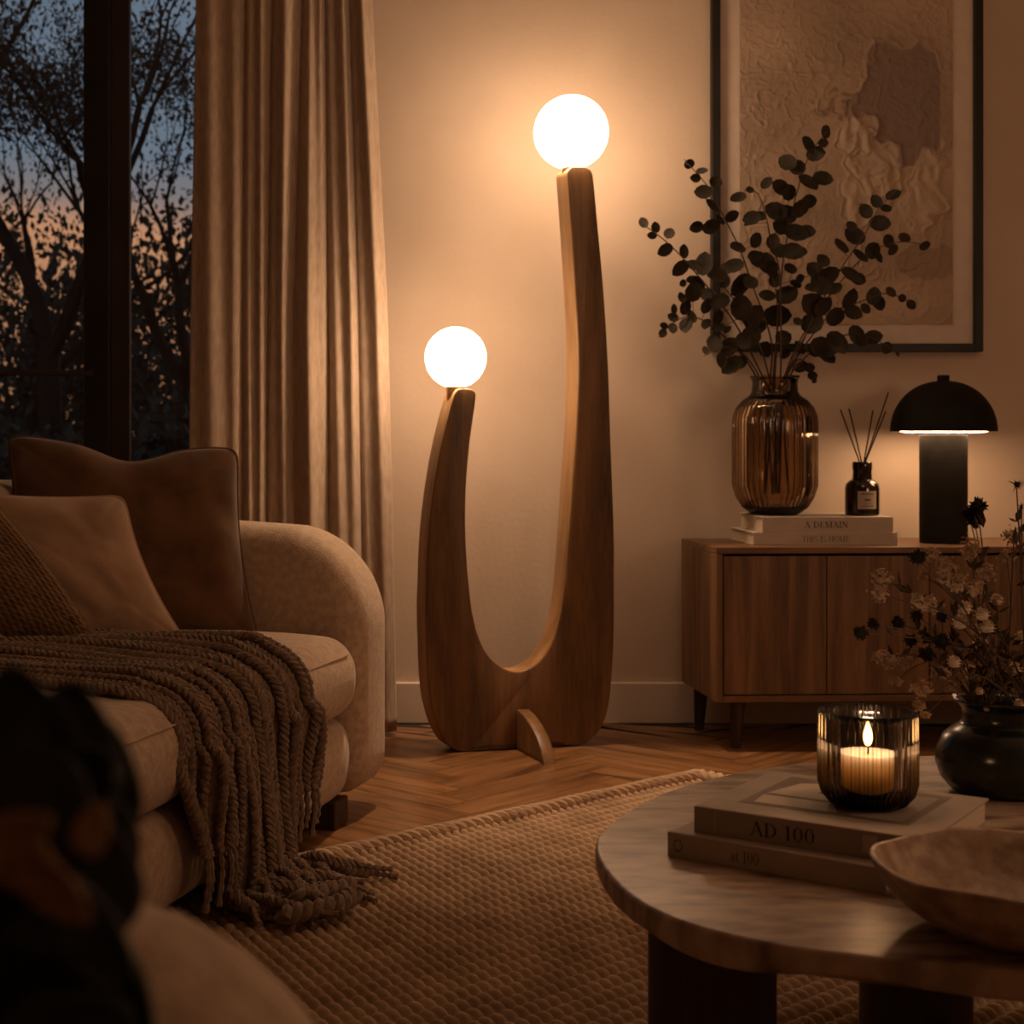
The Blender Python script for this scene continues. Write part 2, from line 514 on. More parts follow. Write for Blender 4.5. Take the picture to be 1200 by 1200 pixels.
def make_floor():
    pw, pl = 0.095, 0.57
    V, Fc, A = [], [], []
    n = 0
    ang = R(45)
    ca, sa = math.cos(ang), math.sin(ang)
    k = pl / pw
    # herringbone: pairs of planks stepping diagonally
    for i in range(-70, 71):
        for j in range(-12, 13):
            for hor in (0, 1):
                ox = i * pw + j * (pl + 0) + (0 if hor else 0)
                oy = i * pw - j * (pl)
                if hor:
                    x0, y0, x1, y1 = ox, oy, ox + pl, oy + pw
                else:
                    x0, y0, x1, y1 = ox, oy + pw, ox + pw, oy + pw + pl
                cx, cy = (x0 + x1) / 2, (y0 + y1) / 2
                wx, wy = cx * ca - cy * sa + 0.3, cx * sa + cy * ca + 2.0
                if not (XL - 0.1 < wx < XR + 0.1 and YB - 0.1 < wy < WY + 0.15): continue
                g = 0.0008
                q = [(x0 + g, y0 + g), (x1 - g, y0 + g), (x1 - g, y1 - g), (x0 + g, y1 - g)]
                rnd = random.random() * 40; r2 = random.uniform(-0.0003, 0.0003)
                for (x, y) in q:
                    V.append((min(max(x * ca - y * sa + 0.3, XL), XR), min(max(x * sa + y * ca + 2.0, YB), WY + 0.02), 0.0))
                    lx, ly = (x - x0, y - y0) if hor else (y - y0, x - x0)
                    A.append((lx + rnd, ly + rnd * 0.37, rnd))
                Fc.append((n, n + 1, n + 2, n + 3)); n += 4
    V += [(XL - .2, YB - .2, -0.001), (XR + .2, YB - .2, -0.001), (XR + .2, WY + .2, -0.001), (XL - .2, WY + .2, -0.001),
          (XL - .2, YB - .2, -0.1), (XR + .2, YB - .2, -0.1), (XR + .2, WY + .2, -0.1), (XL - .2, WY + .2, -0.1)]
    A += [(0, 0, 0)] * 8
    base = n
    Fc += [(n, n + 1, n + 2, n + 3), (n + 7, n + 6, n + 5, n + 4), (n, n + 4, n + 5, n + 1), (n + 1, n + 5, n + 6, n + 2), (n + 2, n + 6, n + 7, n + 3), (n + 3, n + 7, n + 4, n)]
    o = mesh('floor', V, Fc, M['floor_wood'], None, False)
    o.data.materials.append(M['subfloor'])
    for p in o.data.polygons[-6:]: p.material_index = 1
    a = o.data.attributes.new('plank', 'FLOAT_VECTOR', 'POINT')
    a.data.foreach_set('vector', np.asarray(A, np.float32).reshape(-1))
    o['kind'] = 'structure'


make_floor()

# window: two sliding sashes in a black frame
WF = WY + 0.04
fr = MB()
fr.box(WX0, WX0 + 0.06, WF, WF + 0.12, 0, WZ1).box(WX1 - 0.06, WX1, WF, WF + 0.12, 0, WZ1)
fr.box(WX0 + 0.06, WX1 - 0.06, WF, WF + 0.12, WZ1 - 0.06, WZ1).box(WX0 + 0.06, WX1 - 0.06, WF, WF + 0.12, 0.0, 0.05)
win = struct('window_1', fr, M['black_frame'], 0.004)
xa0, xa1 = (98 - CX) / F * (WF + 0.01), (121 - CX) / F * (WF + 0.01)
xb0, xb1 = (129 - CX) / F * (WF + 0.06), (152 - CX) / F * (WF + 0.06)
sa = MB().box(xa0, xa1 + 0.02, WF + 0.005, WF + 0.05, 0.05, WZ1 - 0.06).box(WX0 + 0.06, xa0, WF + 0.005, WF + 0.05, 0.05, 0.12)
sa.build('window_sash', M['black_frame'], win, False, 0.003)
sb = MB().box(xb0 - 0.02, xb1, WF + 0.056, WF + 0.1, 0.05, WZ1 - 0.06).box(xb1, WX1 - 0.06, WF + 0.056, WF + 0.1, 0.05, 0.12)
sb.build('window_sash', M['bronze_frame'], win, False, 0.003)
zb = at(50, 437, WF).z
MB().box(WX0 + 0.06, xa0 + 0.03, WF + 0.0, WF + 0.03, zb - 0.008, zb + 0.008).build('window_glazing_bar', M['bronze_frame'], win, False, 0.003)
MB().box(WX0 + 0.06, xa0, WF + 0.031, WF + 0.037, 0.12, WZ1 - 0.06).build('window_pane', M['glass'], win, False)
MB().box(xb1, WX1 - 0.06, WF + 0.075, WF + 0.081, 0.12, WZ1 - 0.06).build('window_pane', M['glass'], win, False)


# ------------------------------------------------------------------ garden beyond the window
def garden():
    n = 40
    xs = np.linspace(-14, 8, n); ys = np.linspace(WY + 0.25, 30, n)
    X, Y = np.meshgrid(xs, ys, indexing='ij')
    P = np.stack([X, Y, -0.12 + 0.08 * vnoise(X * 1.3, Y * 1.3)], -1)
    o = gridmesh('ground_garden', P, M['lawn'])
    o['kind'] = 'structure'


garden()


def tree(name, base, height, seed, label, leaves=2500, lean=(0, 0), spread=0.55, leaf=0.07, lmat='tree_leaf', depth=6, group=None):
    rd = random.Random(seed)
    mb = MB(); tips = []

    def grow(p, d, L, r, lev):
        n = 4
        pts = [p]; q = p.copy(); dd = d.copy()
        for i in range(n):
            dd = (dd + Vector((rd.uniform(-1, 1), rd.uniform(-1, 1), rd.uniform(-0.5, 0.7))) * 0.16).normalized()
            q = q + dd * L / n; pts.append(q.copy())
        r1 = r * 0.68
        mb.tube(pts, np.linspace(r, r1, n + 1), 6 if lev < 3 else 4, cap=False)
        if lev >= 3:
            tips.extend(pts[1:])
        if lev >= depth: return
        k = 2 if lev == 0 else rd.choice((2, 3, 3))
        for i in range(k):
            ax = Vector((rd.uniform(-1, 1), rd.uniform(-1, 1), rd.uniform(-0.35, 0.75)))
            nd = (dd + ax.normalized() * spread * rd.uniform(0.7, 1.35)).normalized()
            grow(q, nd, L * rd.uniform(0.66, 0.86), r1 * rd.uniform(0.62, 0.85), lev + 1)

    d0 = Vector((lean[0], lean[1], 1)).normalized()
    grow(Vector((0, 0, 0)), d0, height * 0.28, height * 0.022, 0)
    t = empty(name, base)
    tag(t, label, 'tree', group)
    mb.build('trunk', M['bark'], t)
    V = []; Fc = []
    for i in range(leaves):
        c = tips[rd.randrange(len(tips))] + Vector((rd.gauss(0, 1), rd.gauss(0, 1), rd.gauss(0, 1))) * height * 0.018
        a = Euler((rd.uniform(0, 6), rd.uniform(0, 6), rd.uniform(0, 6))).to_matrix()
        s = leaf * rd.uniform(0.5, 1.1)
        b = len(V)
        for v in ((-s, 0, 0), (0, -s * 0.55, 0.1 * s), (s, 0, 0), (0, s * 0.55, 0.1 * s)):
            V.append(tuple(c + a @ Vector(v)))
        Fc.append((b, b + 1, b + 2, b + 3))
    mesh('foliage', V, Fc, M[lmat], t, False)
    return t


def shrub(base, sx, sz, seed, label, n=2600, group='dark shrubs along the garden edge'):
    rd = random.Random(seed)
    t = empty('garden_shrub', base)
    tag(t, label, 'shrub', group)
    V = []; Fc = []
    for i in range(n):
        u = rd.gauss(0, 1), rd.gauss(0, 1), abs(rd.gauss(0, 1))
        L = math.sqrt(sum(k * k for k in u)) + 1e-6
        rr = rd.uniform(0.72, 1.0) * (1 + 0.18 * math.sin(5 * math.atan2(u[1], u[0]) + seed))
        c = Vector((u[0] / L * sx * rr, u[1] / L * sx * 0.7 * rr, u[2] / L * sz * rr))
        a = Euler((rd.uniform(0, 6), rd.uniform(0, 6), rd.uniform(0, 6))).to_matrix()
        s = rd.uniform(0.035, 0.085)
        b = len(V)
        for v in ((-s, 0, 0), (0, -s * 0.5, 0), (s, 0, 0), (0, s * 0.5, 0)):
            V.append(tuple(c + a @ Vector(v)))
        Fc.append((b, b + 1, b + 2, b + 3))
    mesh('foliage', V, Fc, M['hedge_leaf'], t, False)
    mb = MB()
    for k in range(7):
        a = k * 0.9
        mb.tube([(0, 0, 0), (0.25 * sx * math.cos(a), 0.25 * sx * math.sin(a), sz * 0.4), (0.6 * sx * math.cos(a), 0.5 * sx * math.sin(a), sz * 0.75)], (0.03, 0.02, 0.01), 5)
    mb.build('stems', M['bark'], t)


tree('oak_tree', (-2.15, 12.0, -0.1), 5.6, 11, 'tall branching tree left of the window mullion', 6500, (0.05, 0), 0.62, 0.026)
tree('oak_tree', (-1.0, 13.5, -0.1), 4.9, 23, 'branching tree seen between the mullion and the curtain', 6500, (-0.25, 0), 0.62, 0.026)
tree('oak_tree', (-4.6, 14.5, -0.1), 5.2, 5, 'bare tree at the far left of the garden', 6500, (0.1, 0), 0.6, 0.026)
tree('oak_tree', (-3.3, 16.5, -0.1), 5.4, 41, 'branching tree further back, between the far left tree and the mullion', 6500, (0.12, 0), 0.66, 0.026)
for i, (x, y, sx, sz, n_) in enumerate(((-0.9, 9.2, 0.75, 1.05, 2600), (-2.0, 10.4, 0.7, 0.95, 2200), (-0.15, 11.5, 0.8, 1.5, 2400), (-2.3, 8.0, 0.55, 0.55, 2400), (-1.3, 7.4, 0.45, 0.42, 2400), (-3.1, 12.2, 0.8, 1.3, 2200),
                                        (-1.6, 20.0, 2.2, 4.0, 6000), (-4.2, 21.5, 2.2, 3.9, 5600), (-2.9, 17.0, 1.2, 2.7, 2600), (-0.75, 15.5, 1.1, 3.0, 3800))):
    shrub((x, y, -0.12), sx, sz, i + 3, ('dark leafy shrub right of the mullion, beside the curtain edge', 'dark shrub behind the mullion above the brown pillow', 'tall dark shrub beside the curtain, at the back of the garden',
                                         'low grey-green shrub behind the left end of the sofa', 'low grey-green shrub just above the brown pillow', 'tall dark shrub at the left edge of the window',
                                         'high thicket against the sunset, behind the window mullion', 'high thicket against the sunset at the left edge of the window',
                                         'thinner thicket left of the mullion, under the branching tree', 'high thicket against the sunset, right beside the curtain')[i], int(n_ * 1.6))


# ------------------------------------------------------------------ curtain
def curtain():
    top = [229, 287, 318, 354, 381, 410, 438]
    mid = [223, 284, 314, 344, 384, 420, 455]
    bot = [219, 285, 310, 346, 386, 427, 465]
    n = 260; nz = 60
    Yc = 4.76
    zt, zm, zbm = 2.4, 1.2, 0.012
    P = np.zeros((n, nz, 3))
    for j in range(nz):
        z = zbm + (zt - zbm) * j / (nz - 1)
        if z > zm:
            t = min((z - zm) / (2.08 - zm), 1.15); ed = np.array(mid) * (1 - t) + np.array(top) * t
        else:
            t = (z - zbm) / (zm - zbm); ed = np.array(bot) * (1 - t) + np.array(mid) * t
        ex = (ed - CX) / F * Yc
        u = np.linspace(0, len(ed) - 1 - 1e-6, n)
        i = u.astype(int); f = u - i
        x = ex[i] * (1 - f) + ex[i + 1] * f
        amp = 0.72 * np.array([0.045, 0.058, 0.055, 0.066, 0.058, 0.05])[i] * (0.92 + 0.2 * np.sin(z * 2.1 + i * 1.9))
        skew = np.array([0.75, 0.6, 0.45, 0.6, 0.7, 0.55])[i] + 0.06 * np.sin(z * 1.7 + i)
        g = np.where(f < skew, f / skew * 0.5, 0.5 + (f - skew) / (1 - skew) * 0.5)
        y = Yc - amp * (np.sin(PI * g) ** 0.8) + 0.012 * np.sin(f * 9 + i * 2 + z * 1.3) * np.sin(PI * f)
        y += 0.02 * vnoise(np.full(n, z * 1.1), x * 6, 3)
        flare = 0.02 * np.exp(-z / 0.05)
        P[:, j] = np.stack([x, y - flare, np.full(n, z)], 1)
    o = gridmesh('curtain', P, M['curtain'])
    s = o.modifiers.new('cloth', 'SOLIDIFY'); s.thickness = 0.004
    tag(o, 'floor-length beige linen curtain hanging beside the tall window', 'curtain')
    r = MB().tube([(-2.4, Yc - 0.02, 2.44), (0.25, Yc - 0.02, 2.44)], 0.014, 12).build('curtain_rail', M['black_metal'])
    tag(r, 'black curtain rail above the window', 'curtain rail')


curtain()

# ------------------------------------------------------------------ sofa
SO = Vector((0.035, 3.68, 0)); SROT = -R(18.9)
sofa = empty('sofa', SO, SROT)
tag(sofa, 'beige wool sofa with a rounded arm in front of the window', 'sofa')


def seat_top(v):
    """height of the seat surface at depth v behind the front edge"""
    t = np.clip((np.asarray(v, float) + 0.10) / 0.10, 0, 1)
    return 0.425 + 0.012 * np.clip(-np.asarray(v, float) / 0.4, 0, 1) - 0.075 * (1 - np.sqrt(np.clip(1 - t * t, 0, 1)))


def sofa_parts():
    # base
    V, Fc = rbox(0.44, 0.89, 0.095, 0.05, 18)
    V = V + np.array([-0.452, -0.90, 0.15]); V[:, 0] += 0.012 * np.exp(-((V[:, 2] - 0.16) / 0.06) ** 2)
    mesh('base', V, Fc, M['sofa'], sofa)
    # seat cushions
    for k, (s0, s1) in enumerate(((-0.90, -0.004), (-1.796, -0.90))):
        hy = (s1 - s0) / 2 - 0.002
        V, Fc = rbox(0.36, hy, 0.095, 0.062, 26)
        c = np.array([-0.355, (s0 + s1) / 2, 0.335])
        top = V[:, 2] > 0
        a = np.clip(1 - (V[:, 0] / 0.36) ** 2, 0, 1) ** 0.5; b = np.clip(1 - (V[:, 1] / hy) ** 4, 0, 1) ** 0.5
        V[:, 2] += np.where(top, 0.022 * a * b * (V[:, 2] / 0.095) - 0.012, 0)
        V[:, 0] += 0.012 * np.exp(-(V[:, 2] / 0.06) ** 2) * (V[:, 0] > 0.2)
        V[:, 2] += 0.006 * vnoise(V[:, 0] * 9, V[:, 1] * 9, k)
        V[:, 0] += 0.006 * vnoise(V[:, 2] * 14, V[:, 1] * 9, k + 4)
        cu = mesh('seat_cushion', V + c, Fc, M['sofa'], sofa)
        y = np.linspace(s0 + 0.075, s1 - 0.075, 30)
        MB().tube([(0.0055, q, 0.388) for q in y], 0.0018, 6).build('piping', M['sofa'], cu)
    # backrest
    V, Fc = rbox(0.12, 0.89, 0.34, 0.08, 20)
    V[:, 0] += 0.05 * (V[:, 2] / 0.34) * -1
    mesh('backrest', V + np.array([-0.80, -0.90, 0.43]), Fc, M['sofa'], sofa)
    for s0, s1 in ((-0.90, -0.01), (-1.79, -0.90)):
        V, Fc = rbox(0.075, (s1 - s0) / 2 - 0.004, 0.16, 0.06, 18)
        V[:, 0] += -0.16 * (V[:, 2] / 0.34)
        mesh('back_cushion', V + np.array([-0.645, (s0 + s1) / 2, 0.575]), Fc, M['sofa'], sofa)

    # arms
    def arm(y0):
        out = []

        def arc(cx, cz, r, a0, a1, n):
            for t in np.linspace(R(a0), R(a1), n):
                out.append((cx + r * math.cos(t), cz + r * math.sin(t)))
        arc(-0.07, 0.12, 0.07, -90, 0, 8)
        arc(-0.235, 0.428, 0.236, 4, 80, 16)
        out.append((-0.45, 0.672))
        arc(-0.82, 0.60, 0.07, 90, 180, 8)
        arc(-0.82, 0.12, 0.07, 180, 270, 8)
        P = np.array(out)
        P[:, 0] += 0.012
        # resample evenly
        Q = np.concatenate([P, P[:1]]); d = np.r_[0, np.cumsum(np.linalg.norm(np.diff(Q, axis=0), axis=1))]
        t = np.linspace(0, d[-1], 110, endpoint=False)
        P = np.stack([np.interp(t, d, Q[:, 0]), np.interp(t, d, Q[:, 1])], 1)
        V, Fc = slab(P, 0.22, 0.055, 6)
        V[:, 1] += y0
        a = mesh('arm', V, Fc, M['sofa'], sofa, angle=60)
        q = offset_poly(P, 0.045)
        sel = [tuple((x, y0 + (0.0095 if y0 > -1 else 0.2105), z)) for x, z in q if z > 0.4 and x > -0.62]
        MB().tube(sel, 0.0025, 6).build('piping', M['sofa'], a)
    arm(0.0)
    arm(-2.02)
    for x in (-0.06, -0.80):
        for y in (-0.06, -1.74):
            MB().box(x - 0.045, x + 0.045, y - 0.045, y + 0.045, 0, 0.062).build('leg', M['dark_wood'], sofa, False, 0.004)


sofa_parts()


def pillow(name, w, h, t, mat, loc, rot, label, seed=0, chop=0.0, knit=False, n=64, shear=0.0, bow=-0.4):
    u = np.linspace(-1, 1, n)
    U, Vv = np.meshgrid(u, u, indexing='ij')
    rq = (np.abs(U) ** 15 + np.abs(Vv) ** 15 + 1e-12) ** (1 / 15)
    sq = np.maximum(np.abs(U), np.abs(Vv)) / rq
    x = w / 2 * U * sq * (1 - 0.06 * (1 - Vv ** 2) * U ** 2) - shear * h / 2 * ((Vv + 1) * (1 - bow) + bow * 0.5 * (Vv + 1) ** 2)
    z = h / 2 * Vv * sq * (1 - 0.06 * (1 - U ** 2) * Vv ** 2)
    z = z - chop * np.exp(-((U - 0.05) / 0.34) ** 2) * np.clip(Vv + 0.1, 0, 2) ** 1.5
    th = t / 2 * (np.clip((1 - np.abs(U) ** 2.4), 0, 1) * np.clip((1 - np.abs(Vv) ** 2.4), 0, 1)) ** 0.5
    fade = np.clip(th / (t / 2), 0, 1)
    wr = 0.03 * fade * vnoise(U * 2.6 + seed, Vv * 2.6, seed) + 0.005 * fade * vnoise(U * 6 + Vv * 3, Vv * 5 - U * 2, seed + 1)
    if chop:
        wr -= 0.02 * fade * np.exp(-((U) / 0.16) ** 2) * np.clip(Vv, 0, 1)
    cor = 0.0
    front = th + wr
    back = th - 0.3 * wr
    if knit:
        c = np.sin(U * w / 2 / 0.0135 * PI) * np.sin((Vv * h / 2 / 0.0135 + 0.5 * np.floor(U * w / 2 / 0.0135 + 1000) % 1) * PI)
        front = front + 0.0065 * np.abs(c) ** 0.7 * fade ** 0.3
    A = np.stack([x, -front, z], -1); B = np.stack([x, back, z], -1)
    A[0] = B[0]; A[-1] = B[-1]; A[:, 0] = B[:, 0]; A[:, -1] = B[:, -1]
    idx = np.arange(n * n).reshape(n, n)
    fa = np.stack([idx[:-1, :-1], idx[1:, :-1], idx[1:, 1:], idx[:-1, 1:]], -1).reshape(-1, 4)
    VV = np.concatenate([A.reshape(-1, 3), B.reshape(-1, 3)])
    ff = [tuple(q) for q in fa] + [tuple(q[::-1] + n * n) for q in fa]
    o = mesh(name, VV, ff, mat, None, True, angle=180)
    bm = bmesh.new(); bm.from_mesh(o.data); bmesh.ops.remove_doubles(bm, verts=bm.verts, dist=1e-5); bm.to_mesh(o.data); bm.free()
    o.location = loc; o.rotation_euler = rot
    tag(o, label, 'pillow')
    # welt seam along the rim
    rim = np.concatenate([A[:, 0], A[-1, 1:], A[::-1, -1][1:], A[0, ::-1][1:]])
    MB().tube(rim[:-1], 0.0032, 6, cap=False).build('seam', mat, o)
    return o


pillow('throw_pillow', 0.54, 0.47, 0.19, M['brown_velvet'], at(172, 634, 3.73), (R(-14), R(3.5), R(12)),
       'large dark brown velvet pillow leaning in the corner of the sofa', 1, 0.032, False, 64, 0.13)
pillow('throw_pillow', 0.37, 0.335, 0.15, M['tan_velvet'], at(122, 668, 3.49), (R(-17), R(2), R(14)),
       'tan suede pillow in front of the brown velvet pillow', 4, 0.0, False, 64, 0.42)
pillow('throw_pillow', 0.42, 0.36, 0.15, M['knit'], at(-8, 655, 3.30), (R(-20), R(0), R(12)),
       'brown chunky knit pillow at the left end of the pillow row', 7, 0.0, True, 220, 0.72, 0.4)


# ------------------------------------------------------------------ knitted throw
def make_throw():
    t = empty('knit_throw', SO, SROT)
    tag(t, 'chunky taupe knitted throw draped over the sofa seat onto the rug', 'throw')
    mb = MB()
    N = 38
    s0, s1 = -0.40, -0.985
    ends = []; rows = []
    for i in range(N):
        f = i / (N - 1)
        s = s0 + (s1 - s0) * f
        fold = 0.026 * max(0, math.sin(f * PI * 9.5 + 0.6)) ** 0.8
        pts = []
        for v in np.linspace(-0.50, -0.085, 14):
            sw = s - 0.22 * (1 - f * 0.6) * max(0, -v - 0.15) + 0.035 * math.sin((v + 0.5) * 5 + f * 2) * 0.7
            pts.append((v, sw, float(seat_top(v)) + 0.014 + fold * (0.7 + 0.3 * math.sin(v * 8 + i))))
        # over the rounded edge
        for a in np.linspace(70, 0, 6):
            rr = 0.088 + fold
            pts.append((-0.075 + rr * math.cos(R(a)), s, 0.345 + rr * math.sin(R(a)) * 0.95))
        x = 0.020 + fold * 1.1
        # hang
        if f < 0.20: zend = 0.17
        elif f < 0.80: zend = 0.05
        else: zend = 0.155
        gather = (s - (-0.62)) * 0.10
        for k, z in enumerate(np.linspace(0.32, zend, 12)):
            q = k / 11
            pts.append((x + 0.012 * math.sin(3 * q + i) + 0.012 * q, s - gather * q + 0.010 * math.sin(2.4 * q + i * 0.8), z))
        if 0.20 <= f < 0.80:   # pools on the rug
            g = (f - 0.2) / 0.6
            for k in range(1, 9):
                q = k / 8
                pts.append((x + 0.024 + 0.115 * q * (0.8 + 0.4 * math.sin(i * 1.7)), s - gather - 0.055 * q * (g - 0.2) + 0.015 * math.sin(q * 5 + i),
                            0.050 - 0.016 * q + 0.012 * math.sin(q * 6 + i * 1.3) * (1 - q) + 0.016 * (i % 2)))
        c = spline(pts, 400)
        d = np.r_[0, np.cumsum(np.linalg.norm(np.diff(c, axis=0), axis=1))]
        T = np.gradient(c, axis=0); T /= np.linalg.norm(T, axis=1)[:, None]
        side = np.array([0, 1.0, 0]) - T * T[:, 1:2]; side /= np.linalg.norm(side, axis=1)[:, None]
        up = np.cross(T, side)
        hand = 1 if i % 2 else -1
        for k in range(2):
            ph = d / 0.025 * 2 * PI * hand + k * PI + i * 1.1
            h = c + 0.0052 * np.cos(ph)[:, None] * side + 0.0045 * np.sin(ph)[:, None] * up
            mb.tube(h, 0.0064 + 0.0014 * np.sin(d / 0.0125 * 2 * PI + k), 6)
        ends.append((i, f, c[-1], T[-1], zend)); rows.append((zend, c - 0.004 * up))
    for a_, b_ in zip(rows[:-1], rows[1:]):
        k_ = 400 if a_[0] == b_[0] else 250
        q_ = np.stack([a_[1][:k_], b_[1][:k_]], 1).reshape(-1, 3)
        mb.add(q_, [(2 * i, 2 * i + 1, 2 * i + 3, 2 * i + 2) for i in range(k_ - 1)])
    mb.build('knit', M['throw'], t)
    for i, f, p, d, zend in ends:
        if zend > 0.1:
            q = [p + np.array([0, 0, 0.01]), p + np.array([0.004, 0.002, -0.04]), p + np.array([0.0, -0.004, -0.075 - 0.02 * (i % 2)])]
        else:
            e = np.array([d[0], d[1], 0]); e /= np.linalg.norm(e) + 1e-9
            q = [p, p + e * 0.03 + np.array([0, 0, -0.006]), p + e * 0.06 + np.array([0, 0.01 * (i % 2 - 0.5), -0.010])]
        c = spline(q, 18)
        dd = np.linspace(0, 1, 18)
        MB().tube(c, 0.0056 + 0.0016 * np.sin(dd * 28), 6).build('fringe', M['throw'], t)
    # two loose twisted tails stretched out over the rug
    wm = Matrix.Rotation(-SROT, 3, 'Z')
    for k, (path) in enumerate((((322, 1030), (345, 1052), (380, 1048), (413, 1040)), ((330, 1075), (362, 1068), (392, 1062), (414, 1050)))):
        pts = []
        for (px, py) in path:
            w = on(px, py, 0.045) - SO
            l = wm @ w; pts.append((l.x, l.y, 0.047))
        tl = MB()
        c = spline(pts, 70)
        d = np.r_[0, np.cumsum(np.linalg.norm(np.diff(c, axis=0), axis=1))]
        T = np.gradient(c, axis=0); T /= np.linalg.norm(T, axis=1)[:, None]
        side = np.cross(T, [0, 0, 1.0]); side /= np.linalg.norm(side, axis=1)[:, None]
        for j in range(2):
            ph = d / 0.045 * 2 * PI + j * PI
            tl.tube(c + 0.010 * np.cos(ph)[:, None] * side + 0.008 * np.sin(ph)[:, None] * np.array([0, 0, 1.0]), 0.0105, 6)
        tl.build('tassel', M['throw'], t)


make_throw()


# ------------------------------------------------------------------ rug
def make_rug():
    o0 = np.array([0.17, 3.47]); ang = R(40)
    a = np.array([math.cos(ang), math.sin(ang)]); b = np.array([math.sin(ang), -math.cos(ang)])
    t0, t1, w1 = -1.45, 0.95, 2.55
    root = empty('woven_rug', (o0[0], o0[1], 0), ang)
    tag(root, 'beige chunky woven rug with a braided edge under the coffee table', 'rug')
    pa, pb = 0.024, 0.038
    nt_, nw = 720, 560
    T, W = np.meshgrid(np.linspace(t0, t1, nt_), np.linspace(0.006, w1, nw), indexing='ij')
    row = np.floor(W / pb)
    off = 0.5 * (row % 2)
    fu = (T / pa + off) % 1 - 0.5; fv = (W / pb) % 1 - 0.5
    bump = np.clip(1 - (np.abs(fu) / 0.46) ** 2.4 - (np.abs(fv) / 0.46) ** 2.4, 0, 1) ** 0.55
    Z = 0.005 + 0.016 * bump + 0.004 * vnoise(T * 3, W * 3, 2) + 0.003 * vnoise(T * 0.6, W * 8, 5)
    Z[0] = 0.0; Z[-1] = 0.0; Z[:, 0] = 0.0; Z[:, -1] = 0.0
    P = np.stack([T, -W, Z], -1)
    gridmesh('weave', P, M['rug'], root)
    e = MB()
    loop = [(t0, -0.0), (t1, -0.0), (t1, -w1), (t0, -w1), (t0, 0)]
    for k in range(2):
        pts = []
        for j in range(4):
            p, q = np.array(loop[j]), np.array(loop[j + 1])
            L = np.linalg.norm(q - p); n = int(L / 0.0055)
            d = np.linspace(0, L, n, endpoint=False)
            nrm = np.array([-(q - p)[1], (q - p)[0]]) / L
            for dd in d:
                ph = dd / 0.054 * 2 * PI + k * PI
                c = p + (q - p) * dd / L + nrm * 0.0085 * math.cos(ph)
                pts.append((c[0], c[1], 0.019 + 0.007 * math.sin(ph)))
        e.tube(pts, 0.0118, 8, cap=True)
    e.build('braided_edge', M['rug'], root)


make_rug()


